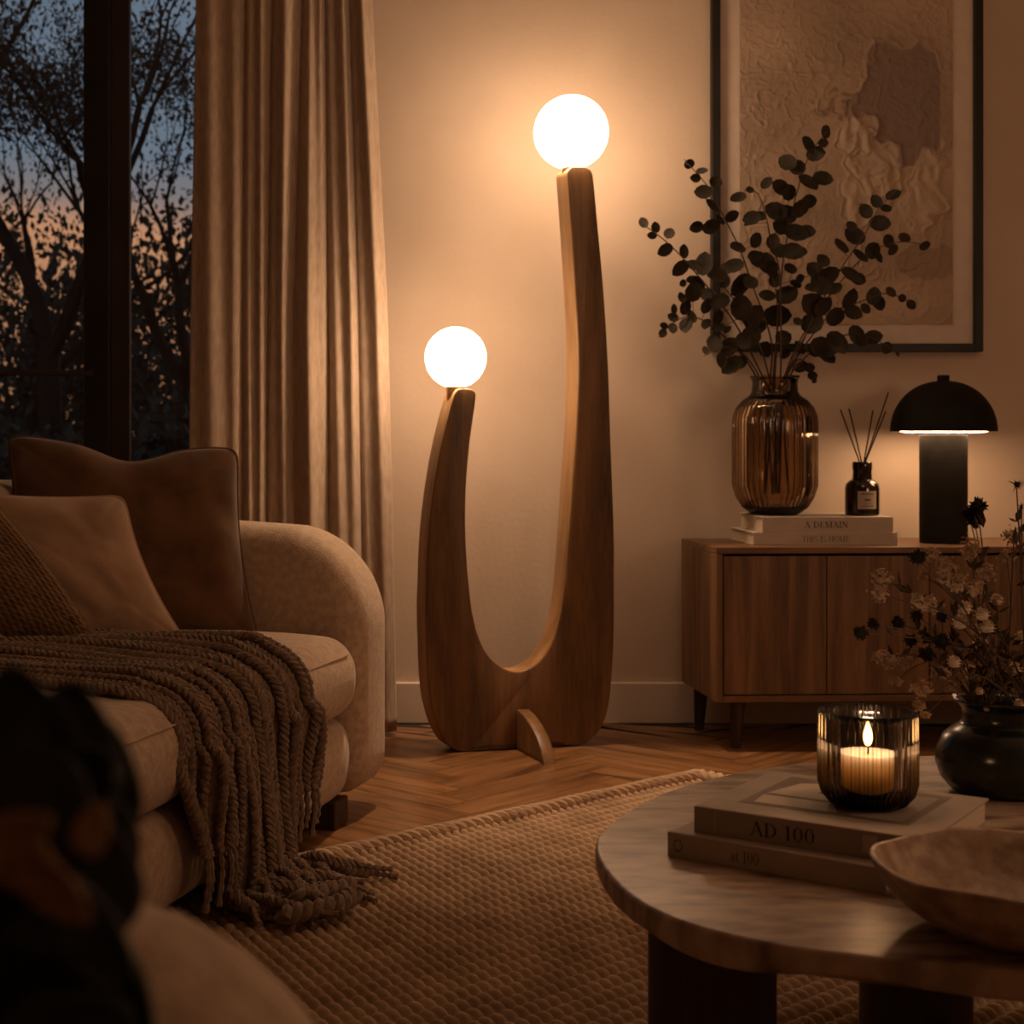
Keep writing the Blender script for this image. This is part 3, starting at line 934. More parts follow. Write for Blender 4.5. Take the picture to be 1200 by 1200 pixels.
# ------------------------------------------------------------------ sculptural floor lamp
def floor_lamp():
    ang = R(14)
    o = Vector((0.3235, 4.47, 0))
    lamp = empty('floor_lamp', o, ang)
    tag(lamp, 'tall walnut floor lamp shaped like a lopsided U with two glowing globes', 'lamp')
    ca, sa_ = math.cos(ang), math.sin(ang)

    def loc(px, py):
        k = (px - CX) / F
        # (ox + t ca) = k (oy + t sa)
        t = (k * o.y - o.x) / (ca - k * sa_)
        Y = o.y + t * sa_
        return (t, H - (py - CY) / F * Y)

    curve = [(534, 461), (528, 480), (518, 520), (510.5, 560), (505, 600), (501.5, 640), (500, 680), (499, 720), (500, 760), (501.5, 795), (505, 825), (513, 853), (524, 873), (536, 881)]
    bottom = [(545, 882), (554, 881.5), (558, 877.5), (600, 875), (655, 872), (660, 874.5), (670, 874.2)]
    right = [(684, 872.5), (699, 862), (709, 845), (714.5, 822), (717, 795), (719, 760), (720, 720), (720, 680), (720, 640), (719, 600), (717.5, 560), (716, 520), (714.8, 480), (713.5, 440), (711, 392), (707.5, 340), (702.5, 284), (698, 235), (695.5, 210), (693, 201), (687, 196.5)]
    inner = [(679, 196), (671, 196.5), (666, 202), (666, 212), (668, 240), (671, 284), (674.5, 340), (677.3, 392), (678, 430), (677, 470), (674.5, 520), (671.5, 560), (669, 600), (666, 640), (663, 680), (658, 718), (649, 750), (637, 771), (622, 783.5), (606, 788.5), (590, 784), (574, 771), (562, 750), (554, 720), (549.5, 684), (546.5, 645), (545.6, 605), (547, 562), (550.5, 522), (554.5, 492), (557.5, 470), (557, 461), (551, 457)]
    Pc = np.array([loc(*p) for p in curve + bottom + right + inner + [(540, 456.5)]])
    # smooth: resample with a periodic Catmull-Rom
    n = len(Pc)
    out = []
    for i in range(n):
        p0, p1, p2, p3 = Pc[i - 1], Pc[i], Pc[(i + 1) % n], Pc[(i + 2) % n]
        for u in np.linspace(0, 1, 4, endpoint=False):
            out.append(0.5 * (2 * p1 + (p2 - p0) * u + (2 * p0 - 5 * p1 + 4 * p2 - p3) * u * u + (3 * p1 - p0 - 3 * p2 + p3) * u ** 3))
    P = np.array(out)
    P[:, 1] -= P[:, 1].min() - 0.001
    area = 0.5 * np.sum(P[:, 0] * np.roll(P[:, 1], -1) - np.roll(P[:, 0], -1) * P[:, 1])
    if area < 0: P = P[::-1]
    TH = 0.092
    V, Fc = slab(P, TH, 0.0045, 3)
    body = mesh('body', V, Fc, M['lamp_wood'], lamp, angle=50)
    body.data.materials.append(M['lit_edge_wood'])
    npt = len(P)
    for i in range(3 * npt, 4 * npt): body.data.polygons[i].material_index = 1  # sides painted paler, as if lit by the globes
    # cross foot
    fx = loc(613, 880)[0]
    fp = [(-0.205, 0.0), (-0.2, 0.012), (-0.185, 0.032), (-0.15, 0.062), (-0.10, 0.088), (-0.05, 0.104), (0.0, 0.112), (TH, 0.112), (TH + 0.05, 0.104), (TH + 0.10, 0.088), (TH + 0.15, 0.062), (TH + 0.185, 0.032), (TH + 0.2, 0.012), (TH + 0.205, 0.0)]
    Q = np.array(fp[::-1])
    V, Fc = slab(Q, 0.036, 0.003, 2)
    V = np.stack([fx - 0.018 + V[:, 1], V[:, 0], V[:, 2]], 1)
    mesh('cross_foot', V, [f[::-1] for f in Fc], M['lamp_wood'], lamp, angle=50)
    for (gx, gy, gr) in ((673.5, 155, 43.2), (537, 419, 35.8)):
        x, z = loc(gx + 3, gy)
        Yd = o.y + x * sa_ + TH / 2 * ca
        r = gr / F * Yd
        z = H - (gy - CY) / F * Yd
        pr = [(r * math.sin(PI * i / 28), z - r * math.cos(PI * i / 28)) for i in range(29)]
        pr[0] = (1e-5, pr[0][1]); pr[-1] = (1e-5, pr[-1][1])
        V, Fc = lathe(pr, 48)
        V = np.asarray(V) + np.array([x, TH / 2, 0])
        mesh('globe_shade', V, Fc, M['globe'], lamp, angle=180)
        zc = z - r * 0.985
        V, Fc = lathe([(1e-5, zc - 0.03), (0.026, zc - 0.03), (0.026, zc + 0.002), (0.030, zc + 0.006), (0.030, zc + 0.012), (1e-5, zc + 0.012)], 32)
        mesh('socket_collar', np.asarray(V) + np.array([x, TH / 2, 0]), Fc, M['brass'], lamp)


floor_lamp()

# ------------------------------------------------------------------ sideboard and what stands on it
SBR = R(2.5); SBL = 1.20; SBD = 0.385; SBT = 0.565; SBB = 0.136
sbo = Vector((1.037, 4.48, 0))
side = empty('sideboard', sbo, SBR)
tag(side, 'low walnut sideboard with flush doors standing against the wall', 'sideboard')


def sideboard():
    b = MB()
    tk = 0.018
    b.box(0, SBL, 0, SBD, SBT - tk, SBT)
    b.build('top_panel', M['walnut_h'], side, False, 0.002)
    MB().box(0, tk, 0, SBD, SBB, SBT - tk).build('side_panel', M['walnut'], side, False, 0.002)
    MB().box(SBL - tk, SBL, 0, SBD, SBB, SBT - tk).build('side_panel', M['walnut'], side, False, 0.002)
    MB().box(tk, SBL - tk, 0, SBD, SBB, SBB + tk).build('bottom_panel', M['walnut_h'], side, False, 0.002)
    MB().box(tk, SBL - tk, SBD - 0.008, SBD, SBB + tk, SBT - tk).build('back_panel', M['dark_wood'], side, False)
    n = 4
    w = (SBL - 2 * tk - 0.004) / n
    for i in range(n):
        x = tk + 0.002 + i * w
        d = MB().box(x + 0.0012, x + w - 0.0012, 0.004, 0.022, SBB + tk + 0.003, SBT - tk - 0.007).build('door', M['walnut'], side, False, 0.0015)
        o = (i * 0.37) % 1
        dd = d.data
    for (x, y) in ((0.075, 0.055), (0.045, SBD - 0.055), (SBL - 0.06, 0.055), (SBL - 0.06, SBD - 0.055)):
        V, Fc = lathe([(0.013, 0.0), (0.0135, 0.004), (0.022, SBB)], 20)
        V = np.asarray(V); V[:, 0] += (1 - V[:, 2] / SBB) * (-0.006 if x < 0.5 else 0.006)
        mesh('leg', V + np.array([x, y, 0]), Fc, M['dark_wood'], side)


sideboard()


# ---- lettering from strokes (serif capitals)
def glyph(ch):
    S = []      # list of polygons

    def ln(x0, y0, x1, y1, w):
        d = np.array([x1 - x0, y1 - y0]); d = d / np.linalg.norm(d); n = np.array([-d[1], d[0]]) * w / 2
        a, b = np.array([x0, y0]), np.array([x1, y1])
        S.append([a - n, b - n, b + n, a + n])

    def serif(x, y, w=0.26):
        ln(x - w / 2, y, x + w / 2, y, 0.045)

    def ring(cx, cy, rx, ry, a0, a1, tk, tn, n=18):
        t = np.linspace(R(a0), R(a1), n)
        for i in range(n - 1):
            q = []
            for a in (t[i], t[i + 1]):
                w = tn + (tk - tn) * abs(math.cos(a)) ** 1.3
                q.append((np.array([cx + rx * math.cos(a), cy + ry * math.sin(a)]), np.array([cx + (rx - w) * math.cos(a), cy + (ry - tn if abs(math.cos(a)) < 0.3 else ry - w * 0.8) * math.sin(a)])))
            S.append([q[0][0], q[1][0], q[1][1], q[0][1]])
    K, T = 0.13, 0.05
    w = 0.7
    if ch == 'A':
        ln(0.1, 0, 0.38, 1, T); ln(0.36, 1, 0.68, 0, K); ln(0.2, 0.34, 0.56, 0.34, T); serif(0.1, 0.02); serif(0.68, 0.02, 0.3); w = 0.8
    elif ch == 'D':
        ln(0.16, 0, 0.16, 1, K); ring(0.2, 0.5, 0.52, 0.5, -90, 90, K, T); serif(0.14, 0.02, 0.28); serif(0.14, 0.98, 0.28); w = 0.8
    elif ch == 'E':
        ln(0.16, 0, 0.16, 1, K); ln(0.1, 0.02, 0.56, 0.02, T); ln(0.1, 0.98, 0.54, 0.98, T); ln(0.16, 0.52, 0.46, 0.52, T); ln(0.55, 0, 0.55, 0.2, T); ln(0.53, 0.8, 0.53, 1, T); ln(0.45, 0.42, 0.45, 0.62, T); w = 0.66
    elif ch == 'M':
        ln(0.14, 0, 0.14, 1, T); ln(0.14, 1, 0.46, 0.02, K); ln(0.46, 0.02, 0.78, 1, T); ln(0.8, 0, 0.8, 1, K); serif(0.14, 0.02, 0.22); serif(0.8, 0.02, 0.28); serif(0.1, 0.98, 0.2); serif(0.84, 0.98, 0.2); w = 0.98
    elif ch == 'I':
        ln(0.16, 0, 0.16, 1, K); serif(0.16, 0.02); serif(0.16, 0.98); w = 0.36
    elif ch == 'N':
        ln(0.14, 0, 0.14, 1, T); ln(0.14, 1, 0.66, 0, K); ln(0.66, 0, 0.66, 1, T); serif(0.14, 0.02, 0.22); serif(0.1, 0.98, 0.2); serif(0.66, 0.98, 0.22); w = 0.82
    elif ch == 'T':
        ln(0.34, 0, 0.34, 1, K); ln(0.04, 0.98, 0.64, 0.98, T); ln(0.06, 0.8, 0.06, 1, T); ln(0.62, 0.8, 0.62, 1, T); serif(0.34, 0.02); w = 0.7
    elif ch == 'H':
        ln(0.16, 0, 0.16, 1, K); ln(0.64, 0, 0.64, 1, K); ln(0.16, 0.5, 0.64, 0.5, T)
        for x in (0.16, 0.64): serif(x, 0.02); serif(x, 0.98)
        w = 0.82
    elif ch == 'S':
        ring(0.3, 0.74, 0.22, 0.26, 20, 270, 0.09, T); ring(0.3, 0.26, 0.24, 0.26, -160, 90, 0.10, T); w = 0.6
    elif ch in 'O':
        ring(0.42, 0.5, 0.38, 0.52, 0, 360, K, T, 30); w = 0.84
    elif ch == '0':
        ring(0.32, 0.5, 0.27, 0.51, 0, 360, K, T, 30); w = 0.64
    elif ch == '1':
        ln(0.22, 0, 0.22, 1, K); serif(0.22, 0.02, 0.32); ln(0.08, 0.88, 0.22, 0.98, T); w = 0.46
    elif ch == 'a':
        ln(0.42, 0, 0.42, 0.5, 0.11); ring(0.26, 0.46, 0.2, 0.2, 10, 160, 0.1, T); ring(0.24, 0.17, 0.2, 0.19, 0, 360, 0.09, T); ln(0.42, 0.02, 0.54, 0.02, T); w = 0.56
    elif ch == 't':
        ln(0.18, 0.05, 0.18, 0.82, 0.11); ln(0.04, 0.62, 0.36, 0.62, T); ring(0.29, 0.12, 0.14, 0.12, 180, 330, 0.09, T); w = 0.42
    else:
        w = 0.36
    return S, w


def lettering(name, text, height, width, origin, right, up, mat, parent, lift=0.0006):
    """raised ink letters; origin is the centre of the line"""
    right = np.asarray(right, float); up = np.asarray(up, float)
    nrm = np.cross(right, up)
    G = [glyph(c) for c in text]
    tot = sum(w for _, w in G)
    sx = width / tot; sy = height
    x = -width / 2
    V = []; Fc = []
    for S, w in G:
        for poly in S:
            b = len(V)
            for p in poly:
                V.append(np.asarray(origin) + right * (x + p[0] * sx) + up * ((p[1] - 0.5) * sy) + nrm * lift)
            Fc.append(tuple(range(b, b + 4)))
        x += w * sx
    return mesh(name, V, Fc, mat, parent, False)


def book(loc, rz, L, D, T, cover, label, group=None):
    """book lying flat, spine along local x at y = 0"""
    o = empty('book', loc, rz)
    tag(o, label, 'book', group)
    c = 0.003
    cv = MB()
    cv.box(0, L, 0, c, 0, T)                         # spine
    cv.box(0, L, c, D, 0, c)                         # boards
    cv.box(0, L, c, D, T - c, T)
    cv.build('cover', cover, o, False, 0.0012)
    MB().box(0.004, L - 0.004, c, D - 0.004, c, T - c).build('pages', M['paper'], o, False)
    return o


# books on the sideboard
BX, BY = 1.165, 4.575
b1 = book((1.160, 4.565, SBT), R(0.5), 0.408, 0.262, 0.036, M['cover'], 'lower pale book lettered THIS IS HOME on the sideboard', 'books on the sideboard')
lettering('title', 'THIS IS HOME', 0.017, 0.135, (0.205, 0, 0.018), (1, 0, 0), (0, 0, 1), M['ink_pale'], b1)
b2 = book((1.186, 4.565, SBT + 0.036), R(0.8), 0.370, 0.250, 0.044, M['cover'], 'upper pale book lettered A DEMAIN under the amber vase', 'books on the sideboard')
lettering('title', 'A DEMAIN', 0.018, 0.125, (0.180, 0, 0.022), (1, 0, 0), (0, 0, 1), M['ink'], b2)
BT = SBT + 0.036 + 0.044


def amber_vase():
    c = at(908, 600, 4.70); c.z = BT
    o = empty('glass_vase', c)
    tag(o, 'large ribbed amber glass vase on the stacked books', 'vase')
    r0 = 0.119
    outer = [(1e-5, 0.0), (0.055, 0.0), (0.068, 0.003), (0.092, 0.022), (0.108, 0.05), (r0, 0.085), (r0, 0.26), (0.117, 0.285), (0.108, 0.31), (0.090, 0.332), (0.072, 0.345), (0.066, 0.356), (0.064, 0.38), (0.066, 0.392), (0.071, 0.398), (0.070, 0.402), (0.066, 0.402)]
    mask = [0, 0, 0.2, 0.6, 1, 1, 1, 1, 0.8, 0.4, 0.1, 0, 0, 0, 0, 0, 0]
    prof = []; mk = []
    for i in range(len(outer) - 1):
        for k in range(3):
            u = k / 3
            prof.append((outer[i][0] * (1 - u) + outer[i + 1][0] * u, outer[i][1] * (1 - u) + outer[i + 1][1] * u)); mk.append(mask[i] * (1 - u) + mask[i + 1] * u)
    prof.append(outer[-1]); mk.append(0)
    inner = [(r - 0.005 if r > 0.006 else r, max(z, 0.014)) for r, z in prof[::-1] if z < 0.400]
    V, Fc = lathe(prof + inner, 224, 40, 0.0055, mk + [0.0] * len(inner))
    # drop the cap of the inner bottom and keep one wall
    V = np.asarray(V)
    mesh('glass_body', V, Fc, M['amber'], o, angle=180)
    V, Fc = lathe([(1e-5, 0.002), (0.06, 0.002), (0.085, 0.018), (0.09, 0.026), (1e-5, 0.028)], 48)
    mesh('thick_base', V, Fc, M['smoke_base'], o)
    return c


VC = amber_vase()


def reed_diffuser():
    c = at(1010.5, 600, 4.66); c.z = BT
    o = empty('reed_diffuser', c)
    tag(o, 'dark reed diffuser bottle with a paper label on the stacked books', 'diffuser')
    s = 4.66 / F
    pr = [(1e-5, 0), (0.042, 0), (0.0475, 0.004), (0.048, 0.012), (0.048, 0.078), (0.045, 0.09), (0.036, 0.099), (0.027, 0.103), (0.026, 0.128), (0.0275, 0.131), (0.0275, 0.151), (0.026, 0.154), (0.009, 0.154), (0.008, 0.13), (1e-5, 0.13)]
    V, Fc = lathe(pr, 48)
    mesh('bottle', V, Fc, M['dark_bottle'], o)
    # curved label
    n = 14
    A = np.linspace(R(-90 - 33), R(-90 + 33), n)
    P = np.stack([np.stack([0.0486 * np.cos(A), 0.0486 * np.sin(A), np.full(n, z)], 1) for z in (0.02, 0.071)], 1)
    lb = gridmesh('label', P, M['label_paper'], o)
    for z, w, h in ((0.0625, 0.8, 0.0035), (0.046, 0.35, 0.006), (0.035, 0.7, 0.0012), (0.028, 0.8, 0.0025)):
        A2 = np.linspace(R(-90 - 28 * w), R(-90 + 28 * w), 12)
        P = np.stack([np.stack([0.0489 * np.cos(A2), 0.0489 * np.sin(A2), np.full(12, q)], 1) for q in (z - h / 2, z + h / 2)], 1)
        gridmesh('print', P, M['ink_pale'], lb)
    for (x, y) in ((985, 480), (995, 479), (1023, 481), (1041, 460), (1038, 482)):
        tip = at(x, y, 4.66 + random.uniform(-0.05, 0.03)) - c
        d = Vector((random.uniform(-0.004, 0.004), random.uniform(-0.004, 0.004), 0.132))
        lo = d - (tip - d) * 0.0
        MB().tube([lo, tip], 0.0021, 6).build('reed', M['reed'], o)


reed_diffuser()


def mushroom_lamp():
    c = at(1105.5, 600, 4.67); c.z = SBT
    o = empty('table_lamp', c)
    tag(o, 'black mushroom table lamp glowing on the sideboard', 'lamp')
    s = 4.67 / F
    rs = 26.8 * s
    zr = 0.886 - SBT
    R0 = 59.5 * s
    V, Fc = lathe([(1e-5, 0), (rs - 0.002, 0), (rs, 0.002), (rs, zr - 0.012), (rs - 0.002, zr - 0.01), (1e-5, zr - 0.01)], 64)
    mesh('stem', V, Fc, M['black_metal'], o)
    hd = 0.146
    pr = []
    for i in range(19):
        a = PI / 2 * i / 18
        pr.append((max(R0 * math.cos(a) ** 0.92, 1e-5), zr + hd * math.sin(a)))
    inn = [(max((r - 0.004), 1e-5), z - 0.003 if z > zr + 0.02 else z) for r, z in pr[::-1]]
    V, Fc = lathe(pr + inn + [pr[0]], 72)
    Fc = [f for f in Fc if len(f) == 4]
    mesh('lamp_shade', V, Fc, M['black_metal'], o, angle=60)
    V, Fc = lathe([(1e-5, zr - 0.004), (R0 - 0.05, zr - 0.004), (R0 - 0.028, zr - 0.001), (R0 - 0.016, zr + 0.006), (R0 - 0.02, zr + 0.014), (1e-5, zr + 0.014)], 64)
    mesh('light_diffuser', V, Fc, M['diffuser_glow'], o)
    V, Fc = lathe([(1e-5, zr + hd - 0.002), (0.016, zr + hd - 0.002), (0.017, zr + hd + 0.001), (0.017, zr + hd + 0.014), (0.015, zr + hd + 0.016), (1e-5, zr + hd + 0.016)], 32)
    mesh('finial', V, Fc, M['black_metal'], o)


mushroom_lamp()

# ------------------------------------------------------------------ framed relief
def art():
    Yf = WY - 0.035
    x0, x1 = (835 - CX) / F * Yf, (1152.5 - CX) / F * Yf
    z0 = at(0, 412, Yf).z; z1 = 2.28
    fw = 9.5 / F * Yf
    o = empty('framed_picture', ((x0 + x1) / 2, WY, z0))
    tag(o, 'large textured relief picture in a thin black frame above the sideboard', 'picture')
    hw = (x1 - x0) / 2; hh = z1 - z0
    f = MB()
    f.box(-hw, -hw + fw, -0.036, -0.001, 0, hh).box(hw - fw, hw, -0.036, -0.001, 0, hh).box(-hw + fw, hw - fw, -0.036, -0.001, 0, fw).box(-hw + fw, hw - fw, -0.036, -0.001, hh - fw, hh)
    f.build('frame', M['black_frame'], o, False, 0.0015)
    MB().box(-hw + fw, hw - fw, -0.016, -0.002, fw, hh - fw).build('mat_board', M['mat_board'], o, False)
    mx0, mx1 = (868.5 - CX) / F * Yf - (x0 + x1) / 2, (1119 - CX) / F * Yf - (x0 + x1) / 2
    mz0 = at(0, 379.5, Yf).z - z0; mz1 = hh - fw - (mz0 - fw)
    nx, nz = 230, 330
    X, Z = np.meshgrid(np.linspace(mx0, mx1, nx), np.linspace(mz0, mz1, nz), indexing='ij')
    u = (X - mx0) / (mx1 - mx0)
    s = Yf / F
    pyy = CY - (Z + z0 - H) / s        # picture rows, only to place the relief motifs
    pxx = CX + (X + (x0 + x1) / 2) / s
    wx = pxx + 22 * vnoise(pxx / 24, pyy / 24, 1) + 10 * vnoise(pxx / 9, pyy / 9, 2)
    wy = pyy + 22 * vnoise(pxx / 26, pyy / 26, 3) + 10 * vnoise(pxx / 9, pyy / 9, 4)
    h = 0.0018 * vnoise(pxx / 7, pyy / 7, 8) + 0.0012 * vnoise(pxx / 3, pyy / 3, 9)
    # wandering ridges
    for k, sc in enumerate((30, 17, 11)):
        nn = vnoise(wx / sc, wy / sc, 20 + k)
        h += 0.0030 * np.exp(-(nn / 0.028) ** 2) * (0.5 + vnoise(pxx / 60, pyy / 60, 40 + k))

    def blob(cx, cy, rx, ry, e=0.06):
        d = np.sqrt(((wx - cx) / rx) ** 2 + ((wy - cy) / ry) ** 2)
        return np.clip((1 - d) / e, 0, 1), d
    dark, d1 = blob(1065, 118, 62, 74)
    dk2, _ = blob(1030, 150, 40, 60)
    dark = np.maximum(dark, dk2) * (pxx < 1104)
    pale = np.zeros_like(dark)
    for (cx, cy, rx, ry) in ((1005, 158, 24, 22), (1025, 195, 28, 40), (1010, 235, 26, 30), (1085, 220, 20, 52), (1040, 225, 18, 26)):
        b, d = blob(cx, cy, rx, ry, 0.12)
        h += 0.005 * np.clip(1 - d, 0, 1) ** 0.5 * b + 0.004 * np.exp(-((d - 1) / 0.06) ** 2)
        pale = np.maximum(pale, b)
    h += 0.004 * np.exp(-((d1 - 1) / 0.05) ** 2)
    h += pale * 0.003 * np.sin((wx - 0.4 * wy) / 3.5)
    twig = np.zeros_like(h)
    for i in range(26):
        a = random.uniform(0, 6.3); q = random.uniform(2, 22)
        cx, cy = 972 + q * math.cos(a) + 8, 120 + q * 0.8 * math.sin(a)
        dd = ((wx - cx) / 4.2) ** 2 + ((wy - cy) / 3.0) ** 2
        twig = np.maximum(twig, np.clip(1.3 - dd, 0, 1))
    tan2, _ = blob(1090, 305, 36, 26)
    h = np.where((u < 0.004) | (u > 0.996), 0, h)
    P = np.stack([X, -0.018 - np.clip(h, -0.002, 0.012), Z], -1)
    base = np.array([0.38, 0.275, 0.20]); dk = np.array([0.215, 0.15, 0.12]); pl = np.array([0.44, 0.335, 0.25]); tw = np.array([0.17, 0.105, 0.065])
    low = np.clip(0.5 + vnoise(pxx / 70, pyy / 50, 60) * 1.3, 0, 1)[..., None]
    C = base * (0.82 + 0.28 * low)
    C = C * (1 - 0.55 * tan2[..., None]) + np.array([0.2, 0.13, 0.09]) * 0.55 * tan2[..., None]
    C = C * (1 - dark[..., None]) + dk * dark[..., None]
    C = C * (1 - 0.8 * pale[..., None]) + pl * 0.8 * pale[..., None]
    C = C * (1 - 0.7 * twig[..., None]) + tw * 0.7 * twig[..., None]
    m, nt, b = new_mat('relief_plaster')
    an = nt.nodes.new('ShaderNodeAttribute'); an.attribute_name = 'pigment'
    nt.links.new(an.outputs['Color'], b.inputs['Base Color'])
    b.inputs['Roughness'].default_value = 0.85
    g = gridmesh('relief', P[::-1], m, o)
    ca = g.data.color_attributes.new('pigment', 'FLOAT_COLOR', 'POINT')
    ca.data.foreach_set('color', np.concatenate([C[::-1].reshape(-1, 3), np.ones((nx * nz, 1))], 1).astype(np.float32).reshape(-1))


art()


# ------------------------------------------------------------------ eucalyptus branches
def leaf_disc(c, d, nrm, r, n=10):
    """rounded leaf with a slight point and fold: c centre, d long direction, nrm facing"""
    d = d.normalized(); s = nrm.cross(d).normalized(); nn = d.cross(s)
    V = [tuple(c + nn * (-0.12 * r))]
    for k in range(n):
        a = 2 * PI * k / n
        l = math.cos(a) * r * 1.12; w = math.sin(a) * r * 0.92
        if k == 0: l *= 1.12
        V.append(tuple(c + d * l + s * w + nn * (0.22 * abs(w) + 0.10 * l * l / r)))
    return V, [(0, 1 + k, 1 + (k + 1) % n) for k in range(n)]


EUC = [
    ('reaching furthest left towards the floor lamp', [(30, 398), (150, 490), (260, 610), (400, 790), (520, 1000)], [(47, 405, 20), (82, 452, 17), (95, 422, 19), (147, 448, 24), (131, 508, 28), (202, 517, 25), (190, 578, 33), (232, 625, 17), (200, 640, 16), (258, 640, 30), (300, 690, 34)]),
    ('rising at upper left in front of the picture frame', [(205, 155), (300, 265), (360, 380), (420, 500), (470, 640), (545, 860), (550, 1000)], [(223, 173, 22), (275, 203, 20), (250, 229, 19), (282, 283, 30), (328, 248, 28), (315, 340, 30), (390, 377, 26), (345, 395, 22), (308, 418, 33), (254, 420, 25), (413, 503, 33), (482, 473, 29), (400, 575, 36), (375, 582, 28)]),
    ('with a bent tip left of the tallest one', [(440, 277), (495, 292), (530, 400), (545, 480), (580, 620), (570, 1000)], [(418, 307, 28), (462, 277, 17), (528, 250, 23), (472, 385, 30), (505, 375, 21), (450, 412, 10), (552, 478, 28), (480, 535, 26)]),
    ('rising tallest up the middle of the bunch', [(765, 45), (700, 130), (660, 240), (625, 370), (605, 480), (585, 620), (570, 1000)], [(755, 50, 27), (747, 92, 20), (688, 100, 34), (720, 135, 33), (612, 170, 35), (650, 190, 33), (580, 265, 33), (612, 283, 33), (688, 248, 40), (745, 232, 34), (565, 358, 38), (610, 370, 36), (655, 345, 40), (690, 320, 30), (580, 418, 34), (640, 445, 42), (685, 437, 28), (575, 515, 36), (630, 518, 40), (660, 515, 22)]),
    ('rising at upper right in front of the pale relief', [(1040, 272), (965, 350), (910, 450), (840, 550), (760, 680), (640, 900), (590, 1000)], [(1022, 297, 26), (958, 320, 24), (993, 349, 21), (917, 358, 27), (970, 405, 34), (860, 418, 20), (875, 452, 37), (817, 498, 33), (890, 535, 32), (855, 610, 38), (885, 622, 26), (750, 550, 25)]),
    ('reaching furthest right across the picture', [(1150, 487), (1040, 480), (930, 520), (820, 630), (700, 800), (610, 1000)], [(1143, 492, 22), (1064, 465, 27), (1000, 477, 30), (1020, 508, 22), (938, 515, 34), (960, 535, 24), (790, 665, 30)]),
    ('spreading right at mid height with a curled-down tip', [(1105, 722), (1000, 680), (900, 710), (780, 760), (680, 880), (605, 1000)], [(1092, 722, 19), (1055, 697, 18), (1010, 676, 26), (948, 693, 33), (968, 715, 27), (913, 738, 20), (850, 700, 38), (866, 750, 32)]),
    ('spreading low to the right over the frame corner', [(1040, 912), (950, 860), (850, 840), (740, 880), (650, 960), (600, 1005)], [(993, 890, 26), (943, 850, 30), (877, 845, 38), (905, 862, 20), (800, 872, 44), (750, 888, 46), (760, 925, 34), (1038, 915, 10)]),
    ('spreading low to the left against the wall', [(105, 850), (170, 790), (240, 770), (330, 820), (440, 930), (500, 1005)], [(122, 836, 18), (126, 806, 15), (161, 816, 20), (163, 773, 19), (164, 742, 18), (208, 733, 28), (214, 805, 30), (233, 772, 26), (195, 697, 19), (240, 672, 38), (290, 728, 28), (293, 800, 22), (375, 822, 16)]),
    ('drooping at lower left beside the vase neck', [(285, 922), (360, 890), (440, 920), (510, 1005)], [(290, 905, 18), (322, 880, 34), (350, 940, 27), (395, 962, 40), (425, 948, 28), (380, 888, 36), (435, 868, 34), (465, 850, 42)]),
    ('full of broad leaves on the left of the bunch', [(255, 552), (330, 620), (420, 730), (500, 880), (530, 1005)], [(285, 567, 40), (245, 572, 26), (335, 610, 38), (362, 635, 24), (420, 645, 46), (462, 640, 34), (345, 712, 36), (430, 735, 46), (475, 768, 42), (335, 772, 28), (340, 815, 24)]),
    ('short and dense in the middle of the bunch', [(520, 540), (560, 640), (570, 780), (565, 1005)], [(500, 545, 36), (532, 562, 36), (547, 582, 30), (560, 630, 28), (618, 585, 28), (530, 690, 28), (605, 690, 42), (565, 765, 48), (590, 855, 34), (520, 897, 34), (485, 800, 38), (640, 645, 24), (655, 622, 20), (598, 915, 22)]),
    ('short and broad-leaved right of the middle', [(725, 572), (740, 680), (700, 800), (640, 920), (590, 1005)], [(718, 590, 32), (760, 610, 44), (740, 650, 38), (705, 660, 26), (710, 722, 48), (745, 730, 36), (790, 768, 42), (705, 800, 46), (650, 790, 17), (715, 895, 34)]),
    ('drooping short beside the right of the vase neck', [(715, 1022), (690, 962), (650, 940), (600, 1005)], [(692, 970, 22), (662, 965, 24), (705, 1002, 20), (713, 1020, 12), (655, 893, 26)]),
]


